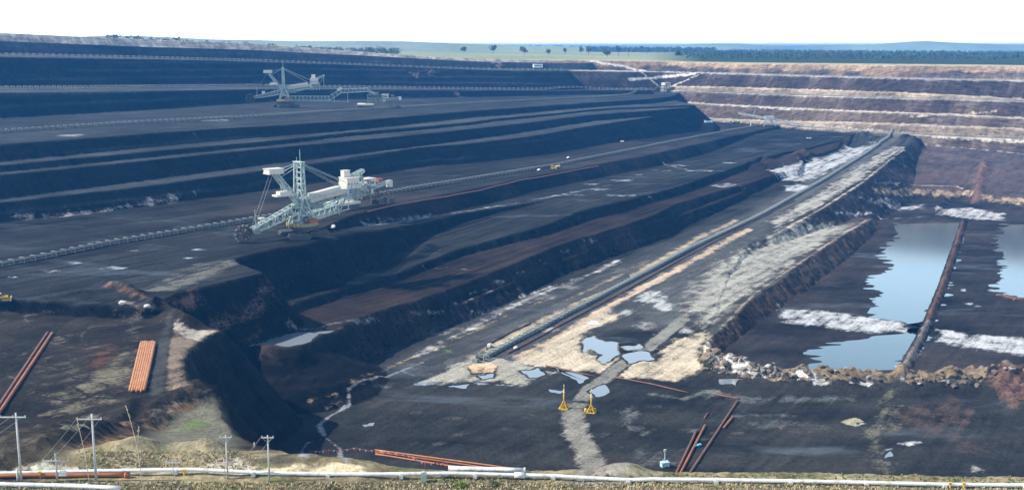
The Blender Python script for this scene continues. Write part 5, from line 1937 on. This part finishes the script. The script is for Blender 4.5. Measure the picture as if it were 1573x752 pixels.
b = Vector(hit(651, 739))
t = thing('cable_cabinet', 'grey green round topped cabinet standing over the water main', 'cabinet', b)
MB().prism([(-.5, 0), (.5, 0), (.5, 1.5), (.36, 1.8), (0, 1.9), (-.36, 1.8), (-.5, 1.5)], -.45, .45).build('housing', mat('grey green paint', (.36, .43, .38), .6), t)
MB().box((0, -.47, .85), (.7, .05, 1.2)).build('door', mat('grey green door', (.32, .38, .34), .6), t)
for px, py, lb in ((62, 733, 'yellow valve post beside the leftmost tall power pole'), (283, 730, 'yellow valve post on the water main right of the short cross bar pole'),
                   (1459, 750, 'left one of two yellow valve posts on the right part of the water main'), (1480, 750, 'right one of two yellow valve posts on the right part of the water main')):
    b = Vector(hit(px, py))
    t = thing('valve_post', lb, 'valve post', b, 0, 'yellow valve posts')
    MB().tube([(0, 0, -.1), (0, 0, .95)], .14, 8).build('stem', YELL, t)
    MB().box((0, 0, 1.05), (.5, .3, .34)).build('valve_head', YELL, t)
    MB().tube([(-.4, -.2, 1.2), (.4, -.2, 1.2)], .05, 6).build('handle', YELL, t)
b = Vector(hit(193, 733))
t = thing('pipe_flange', 'orange red flange on the end of the pipe in front of the water main', 'flange', b)
MB().tube([(-.12, 0, .45), (.12, 0, .45)], .5, 12).build('flange_ring', mat('orange red paint', (.75, .16, .04), .5), t)
MB().tube([(.1, 0, .45), (.5, 0, .45)], .3, 12).build('stub', RUST, t)


def boulder(label, px, py, r, m, sd_=0):
    b = Vector(hit(px, py))
    bm = bmesh.new()
    bmesh.ops.create_icosphere(bm, subdivisions=2, radius=r)
    rg = random.Random(sd_)
    for v in bm.verts:
        v.co *= rg.uniform(.78, 1.12)
        v.co.z *= .7
    me = bpy.data.meshes.new('boulder')
    bm.to_mesh(me)
    bm.free()
    me.materials.append(m)
    o = bpy.data.objects.new('boulder', me)
    o.location = b + Vector((0, 0, r * .4))
    COL.objects.link(o)
    return tag(o, label, 'boulder', 'boulders')


boulder('pale boulder on the dry grass in front of the leftmost pole', 61, 745, .42, CONC, 1)
boulder('pale boulder on the dry grass below the second tall pole', 133, 745, .4, CONC, 2)
boulder('whitish boulder on the edge of the pipe bench by the curved cut', 188, 467, 1.6, CONC, 3)
boulder('whitish boulder beside the beige heaps on the edge of the curved cut', 226, 472, 1.5, CONC, 4)

# bunting rope on stakes
BP = [(476, 698), (505, 696), (546, 692.5), (578, 696.5), (600, 699.5), (622, 702), (637, 708), (653, 716.5), (672, 715.5), (687, 715)]
pts = [Vector(at(p[0], p[1], L_Q)) for p in BP]
b0 = pts[0]
t = thing('bunting_rope', 'sagging rope of red and white flags on stakes in front of the orange pipes', 'bunting', b0)
rope, fr, fw = MB(), MB(), MB()
for i, p in enumerate(pts):
    MB().tube([p - b0 + Vector((0, 0, -.2)), p - b0 + Vector((0, 0, 1.9))], .11, 6).build('stake', mat('orange stake', (.65, .2, .12), .6), t)
for a, b in zip(pts[:-1], pts[1:]):
    n = max(3, int((b - a).length / 1.3))
    prev = None
    for i in range(n + 1):
        k = i / n
        q = a + (b - a) * k - b0 + Vector((0, 0, 1.75 - .9 * 4 * k * (1 - k) * .5))
        if prev is not None:
            rope.bar(prev, q, .06)
            m_ = (prev + q) / 2
            (fr if i % 2 else fw).prism([(m_.x - .5, m_.z), (m_.x + .5, m_.z), (m_.x, m_.z - 1.0)], m_.y - .04, m_.y + .04)
        prev = q
rope.build('rope', WIRE, t)
fr.build('red_flag', mat('red flag', (.72, .06, .10), .7), t, stuff=True)
fw.build('white_flag', mat('white flag', (.8, .78, .78), .7), t, stuff=True)


# loose lumps at the foot of the cut faces and along the pond bund
def rubble(name, pts, m, r0, r1, seed):
    rg = np.random.RandomState(seed)
    bm = bmesh.new()
    bmesh.ops.create_icosphere(bm, subdivisions=1, radius=1.0)
    bv = np.array([v.co[:] for v in bm.verts])
    bf = np.array([[v.index for v in f.verts] for f in bm.faces])
    bm.free()
    V, Fc = [], []
    for i, (x, y) in enumerate(pts):
        r = r0 + (r1 - r0) * rg.rand() ** 2.5
        q = bv * (rg.uniform(.65, 1.2, (len(bv), 1))) * np.array([rg.uniform(.8, 1.5), rg.uniform(.8, 1.3), rg.uniform(.5, .9)]) * r
        a = rg.uniform(0, 6.28)
        c, s_ = math.cos(a), math.sin(a)
        V.append(np.stack([q[:, 0] * c - q[:, 1] * s_ + x, q[:, 0] * s_ + q[:, 1] * c + y, q[:, 2] + gz(x, y) + r * .15], 1))
        Fc.append(bf + i * len(bv))
    me = bpy.data.meshes.new(name)
    me.from_pydata(np.concatenate(V).tolist(), [], np.concatenate(Fc).tolist())
    me.materials.append(m)
    o = bpy.data.objects.new(name, me)
    COL.objects.link(o)
    o['kind'] = 'stuff'


rgn = np.random.RandomState(12)
ii, jj = np.where((FACE > 6) & (FACE < 40) & (NEAR >= 3) & (NEAR <= 6) & (VN[None, :] < 1000) & (VN[None, :] > 350))
kk = rgn.choice(len(ii), 2200, False)
rubble('coal_rubble', [(UX * UN[i] + VX * VN[j], UY * UN[i] + VY * VN[j]) for i, j in zip(ii[kk], jj[kk])], mat('coal lumps', (.013, .0125, .013), .9, 0, .4, .5, None, .1), .2, 1.1, 1)
ii, jj = np.where((FACE > 2) & (FACE < 40) & (NEAR == 23) & (VN[None, :] < 560))
kk = rgn.choice(len(ii), 900, False)
rubble('coal_rubble', [(UX * UN[i] + VX * VN[j], UY * UN[i] + VY * VN[j]) for i, j in zip(ii[kk], jj[kk])], MATS['coal lumps'], .2, .8, 2)
bp_ = []
for k in range(420):
    t_ = rgn.rand() * (len(BERM) - 1.001)
    a_, b_ = BERM[int(t_)], BERM[int(t_) + 1]
    f_ = t_ - int(t_)
    bp_.append((a_[0] + (b_[0] - a_[0]) * f_ + rgn.normal(0, 4), a_[1] + (b_[1] - a_[1]) * f_ + rgn.normal(0, 5)))
rubble('bund_rubble', bp_[:150], mat('pale clay lumps', (.27, .255, .225), .9, 0, .3, .3), .3, 1.8, 3)
rubble('bund_rubble', bp_[150:], mat('brown clay lumps', (.16, .12, .085), .9, 0, .4, .3), .4, 2.2, 4)


# dry stalks close to the verge
def stalk(label, base, tips, r=.06):
    b = Vector(hit(*base))
    mpp = (b - Vector((0, 0, ZC))).length / F
    t = thing('dry_sapling', label, 'sapling', b, 0, 'dry saplings')
    rg = random.Random(len(label))
    for j, line in enumerate(tips):
        pts = [((x - base[0]) * mpp, rg.uniform(-.1, .1), (base[1] - y) * mpp * 1.05) for x, y in line]
        MB().tube(pts, r * (1 if j == 0 else .8), 6, True, r * .5).build('stem', mat('dry straw stem', (.45, .40, .27), .9), t)
        e = Vector(pts[-1])
        sp = MB()
        for k in range(14):
            c = e + Vector((rg.uniform(-.1, .1), rg.uniform(-.1, .1), -rg.uniform(0, 2.2)))
            c.x += (Vector(pts[-2]).x - e.x) * (e.z - c.z) / max(e.z - pts[-2][2], .1)
            sp.bar(c, c + Vector((rg.uniform(-.18, .18), rg.uniform(-.1, .1), rg.uniform(.1, .3))), .07)
        sp.build('seed_head', mat('dry seed head', (.42, .37, .22), .9), t)
    return t


stalk('tall forked dry sapling between the second tall pole and the short cross bar pole', (219, 747), [[(219, 747), (216, 700), (213, 680), (207, 650), (202, 632)], [(215, 692), (217, 675), (218.5, 662)]], .07)
stalk('slim dry sapling just left of the second tall power pole', (137, 741), [[(137, 741), (134, 700), (130, 675), (126, 651)]], .06)

# green bush and grass on the verge
GR = [mat('dry grass blades', (.42, .35, .20), .9, 0, .3, .5), mat('olive grass blades', (.22, .22, .10), .9, 0, .3, .5)]


def tufts(name, n, m, region, hmax, seed):
    rg = np.random.RandomState(seed)
    g = MB()
    c = 0
    while c < n:
        px, py = rg.uniform(*region[0]), rg.uniform(*region[1])
        p = hit(px, py)
        if p[1] > 330:
            c += .2
            continue
        c += 1
        h = hmax * rg.uniform(.4, 1.0)
        for k in range(4):
            a = rg.uniform(0, 6.28)
            w = rg.uniform(.10, .22)
            dx, dy = math.cos(a) * h * .5, math.sin(a) * h * .5
            x, y, z = p[0] + rg.uniform(-.25, .25), p[1] + rg.uniform(-.25, .25), p[2] - .05
            nx, ny = -math.sin(a) * w, math.cos(a) * w
            g.add([(x - nx, y - ny, z), (x + nx, y + ny, z), (x + dx, y + dy, z + h)], [(0, 1, 2)])
    o = g.build(name, m)
    o['kind'] = 'stuff'
    return o


tufts('grass', 2600, GR[0], ((-20, 1593), (742, 756)), .55, 3)
tufts('grass', 1300, GR[1], ((600, 1593), (728, 756)), .5, 4)
tufts('grass', 700, GR[1], ((-10, 600), (740, 756)), .5, 5)
tufts('grass', 500, GR[0], ((120, 400), (692, 724)), .4, 6)


def leafy(name, label, px, py, r, m, n=260, seed=1):
    b = Vector(hit(px, py))
    rg = random.Random(seed)
    g = MB()
    for k in range(n):
        a, e, q = rg.uniform(0, 6.28), rg.uniform(.1, 1.5), rg.uniform(.5, 1) ** .5 * r
        c = Vector((math.cos(a) * math.cos(e) * q, math.sin(a) * math.cos(e) * q, math.sin(e) * q * .8))
        u = Vector((rg.uniform(-1, 1), rg.uniform(-1, 1), rg.uniform(-1, 1))).normalized() * r * .2
        v = Vector((rg.uniform(-1, 1), rg.uniform(-1, 1), rg.uniform(-1, 1))).normalized() * r * .2
        g.add([c - u, c + v, c + u], [(0, 1, 2)])
    o = g.build(name, m)
    o.location = b
    return tag(o, label, 'bush')


leafy('green_bush', 'bright green bush on the verge below the short thick white pipe', 707, 748, 1.3, mat('fresh green leaves', (.16, .24, .04), .8), 260, 2)
leafy('olive_bush', 'olive bush on the verge right of the round topped cabinet', 760, 746, 1.0, mat('olive leaves', (.11, .13, .05), .8), 200, 3)

# ------------------------------------------------------------------ country beyond the rim
TG = [mat('gum leaves dark', (.075, .105, .06), .8, 0, .35, .1), mat('gum leaves olive', (.095, .12, .06), .8, 0, .35, .1)]
BARK = mat('grey bark', (.25, .22, .18), .9)


def crown_mesh(rg, r, h, n, lo=.25):
    g = MB()
    lobes = [(rg.uniform(-.5, .5) * r, rg.uniform(-.5, .5) * r, h * rg.uniform(lo + .2, .9), r * rg.uniform(.35, .6)) for _ in range(6)]
    for k in range(n):
        l = rg.choice(lobes)
        d = Vector((rg.gauss(0, 1), rg.gauss(0, 1), rg.gauss(0, 1))).normalized() * l[3] * rg.uniform(.5, 1.05)
        c = Vector((l[0], l[1], l[2])) + d * (1, 1)[0]
        c.z = max(c.z, h * lo)
        s = r * rg.uniform(.13, .24)
        u = Vector((rg.uniform(-1, 1), rg.uniform(-1, 1), rg.uniform(-1, 1))).normalized() * s
        v = Vector((rg.uniform(-1, 1), rg.uniform(-1, 1), rg.uniform(-1, 1))).normalized() * s
        g.add([c - u, c - v, c + u, c + v], [(0, 1, 2, 3)])
    return g


def tree(label, px, py, h, r, seed):
    rg = random.Random(seed)
    b = Vector(hit(px, py))
    t = thing('gum_tree', label, 'tree', b, 0, 'single trees on the fields beyond the rim')
    f = MB().tube([(0, 0, -.5), (.3, 0, h * .3), (.1, .2, h * .6)], h * .035, 7, True, h * .015)
    for k in range(5):
        a = k * 1.3
        f.tube([(.2, 0, h * .35), (math.cos(a) * r * .5, math.sin(a) * r * .5, h * rg.uniform(.6, .85))], h * .014, 5, True, h * .006)
    f.build('trunk', BARK, t)
    crown_mesh(rg, r, h, 150, .3).build('crown', TG[seed % 2], t)
    return t


for i, (px, py, h, r, lb) in enumerate([(757, 83, 24, 13, 'broad tree alone on the left part of the yellow field'), (805, 85, 22, 12, 'thin tree beside the hollow in the yellow field'), (842, 86, 17, 8, 'small tree left of the pair of dark trees'),
                                        (933, 88, 16, 11, 'low round dark tree at the edge of the pit rim'), (950, 87, 26, 9, 'tall dark tree nearest the top of the pale ramp'), (893, 85, 22, 8, 'slim tree in the middle of the green field'),
                                        (904, 85, 18, 7, 'smaller tree next to the slim tree in the green field'), (965, 87, 27, 6, 'tall thin tree right of the tall dark tree'), (1041, 91, 18, 9, 'dark tree on the rim above the far wall'),
                                        (868, 84, 18, 8, 'tree between the slim tree and the hollow in the field'), (660, 79, 18, 12, 'rounded tree at the left end of the pale field'), (712, 81, 20, 12, 'spreading tree in the pale field above the left wall')]):
    tree(lb, px, py, h, r, i)


def forest(name, n, zone, seed, hr=(12, 22)):
    rg = random.Random(seed)
    protos = []
    for k in range(5):
        g = crown_mesh(rg, 1.0, 1.5, 34, .1)
        protos.append((np.array(g.v), np.array(g.f)))
    V, FF, off_ = [], [], 0
    for k in range(n):
        a0, a1, y0, y1 = zone
        y = math.exp(rg.uniform(math.log(y0), math.log(y1)))
        a = rg.uniform(a0, a1)
        x = a * y
        z = gz(x, y)
        h = rg.uniform(*hr)
        v, f = protos[k % 5]
        an = rg.uniform(0, 6.28)
        c, s = math.cos(an), math.sin(an)
        sc_ = h / 1.5
        q = np.stack([(v[:, 0] * c - v[:, 1] * s) * sc_ * rg.uniform(.8, 1.2) + x, (v[:, 0] * s + v[:, 1] * c) * sc_ + y, v[:, 2] * sc_ + z - 1], 1)
        V.append(q)
        FF.append(f + off_)
        off_ += len(v)
    V, FF = np.concatenate(V), np.concatenate(FF)
    me = bpy.data.meshes.new(name)
    me.from_pydata(V.tolist(), [], FF.tolist())
    me.materials.append(TG[seed % 2])
    o = bpy.data.objects.new(name, me)
    COL.objects.link(o)
    o['kind'] = 'stuff'


forest('forest', 2600, (.15, .62, 2450, 9000), 2, (9, 15))
forest('forest', 1700, (-.22, .18, 4300, 8000), 3, (14, 24))
forest('forest', 500, (-.36, -.1, 2000, 4200), 4, (8, 16))


# far ranges of hills
def hills(name, rows, y0, depth, m):
    "rows of (px, py of the skyline)"
    P_ = []
    rg = random.Random(len(rows))
    for px, py in rows:
        a, t_ = ray(px, py)
        P_.append((a * y0, y0, ZC - y0 * t_))
    pts = resample(P_, 260)
    V, Fc = [], []
    for p in pts:
        z = p[2] + rg.uniform(-1.5, 1.5)
        V += [(p[0] * .93, y0 - depth, ZC - 130), (p[0] * .97, y0 - depth * .4 + rg.uniform(-150, 150), ZC - 130 + (z - ZC + 130) * .62), (p[0], y0, z), (p[0] * 1.08, y0 + depth, ZC - 130)]
    for i in range(len(pts) - 1):
        for j in range(3):
            a = i * 4 + j
            Fc.append((a, a + 4, a + 5, a + 1))
    o = struct(name, V, Fc, m)
    o.data.shade_smooth()


HM = mat('pasture hills', (.24, .29, .20), .9, 0, .3, .002)
hills('hills', [(860, 72), (960, 71), (1010, 70), (1080, 67.5), (1130, 66.5), (1160, 69.5), (1200, 71), (1260, 70), (1300, 69), (1340, 68), (1380, 66), (1400, 64), (1425, 63.5), (1470, 66), (1540, 68.5), (1620, 69.5), (1800, 71)], 7500, 900, HM)
hills('hills', [(80, 58), (160, 55), (215, 55), (260, 57), (330, 61), (400, 62), (450, 63), (560, 63.5), (620, 63), (700, 66.5), (760, 69), (820, 71), (900, 72.5)], 4000, 600, HM)

# ------------------------------------------------------------------ the blue air over the pit
hb, ht_, hd = -60, ZC + 44, 26000
hz = MB().add([(-24000, -300, hb), (24000, -300, hb), (24000, hd, hb), (-24000, hd, hb), (-24000, -300, ht_), (24000, -300, ht_), (24000, hd, ht_), (-24000, hd, ht_)],
              [(3, 2, 1, 0), (4, 5, 6, 7), (0, 1, 5, 4), (1, 2, 6, 5), (2, 3, 7, 6), (3, 0, 4, 7)])
hm = bpy.data.materials.new('blue haze')
hm.use_nodes = True
ht = hm.node_tree
ht.nodes.remove(ht.nodes['Principled BSDF'])
pv = ht.nodes.new('ShaderNodeVolumePrincipled')
pv.inputs['Color'].default_value = (.07, .39, .97, 1)
pv.inputs['Density'].default_value = 0.000095
pv.inputs['Anisotropy'].default_value = 0.2
ht.links.new(pv.outputs[0], ht.nodes['Material Output'].inputs['Volume'])
ho = hz.build('haze', hm)
ho['kind'] = 'stuff'
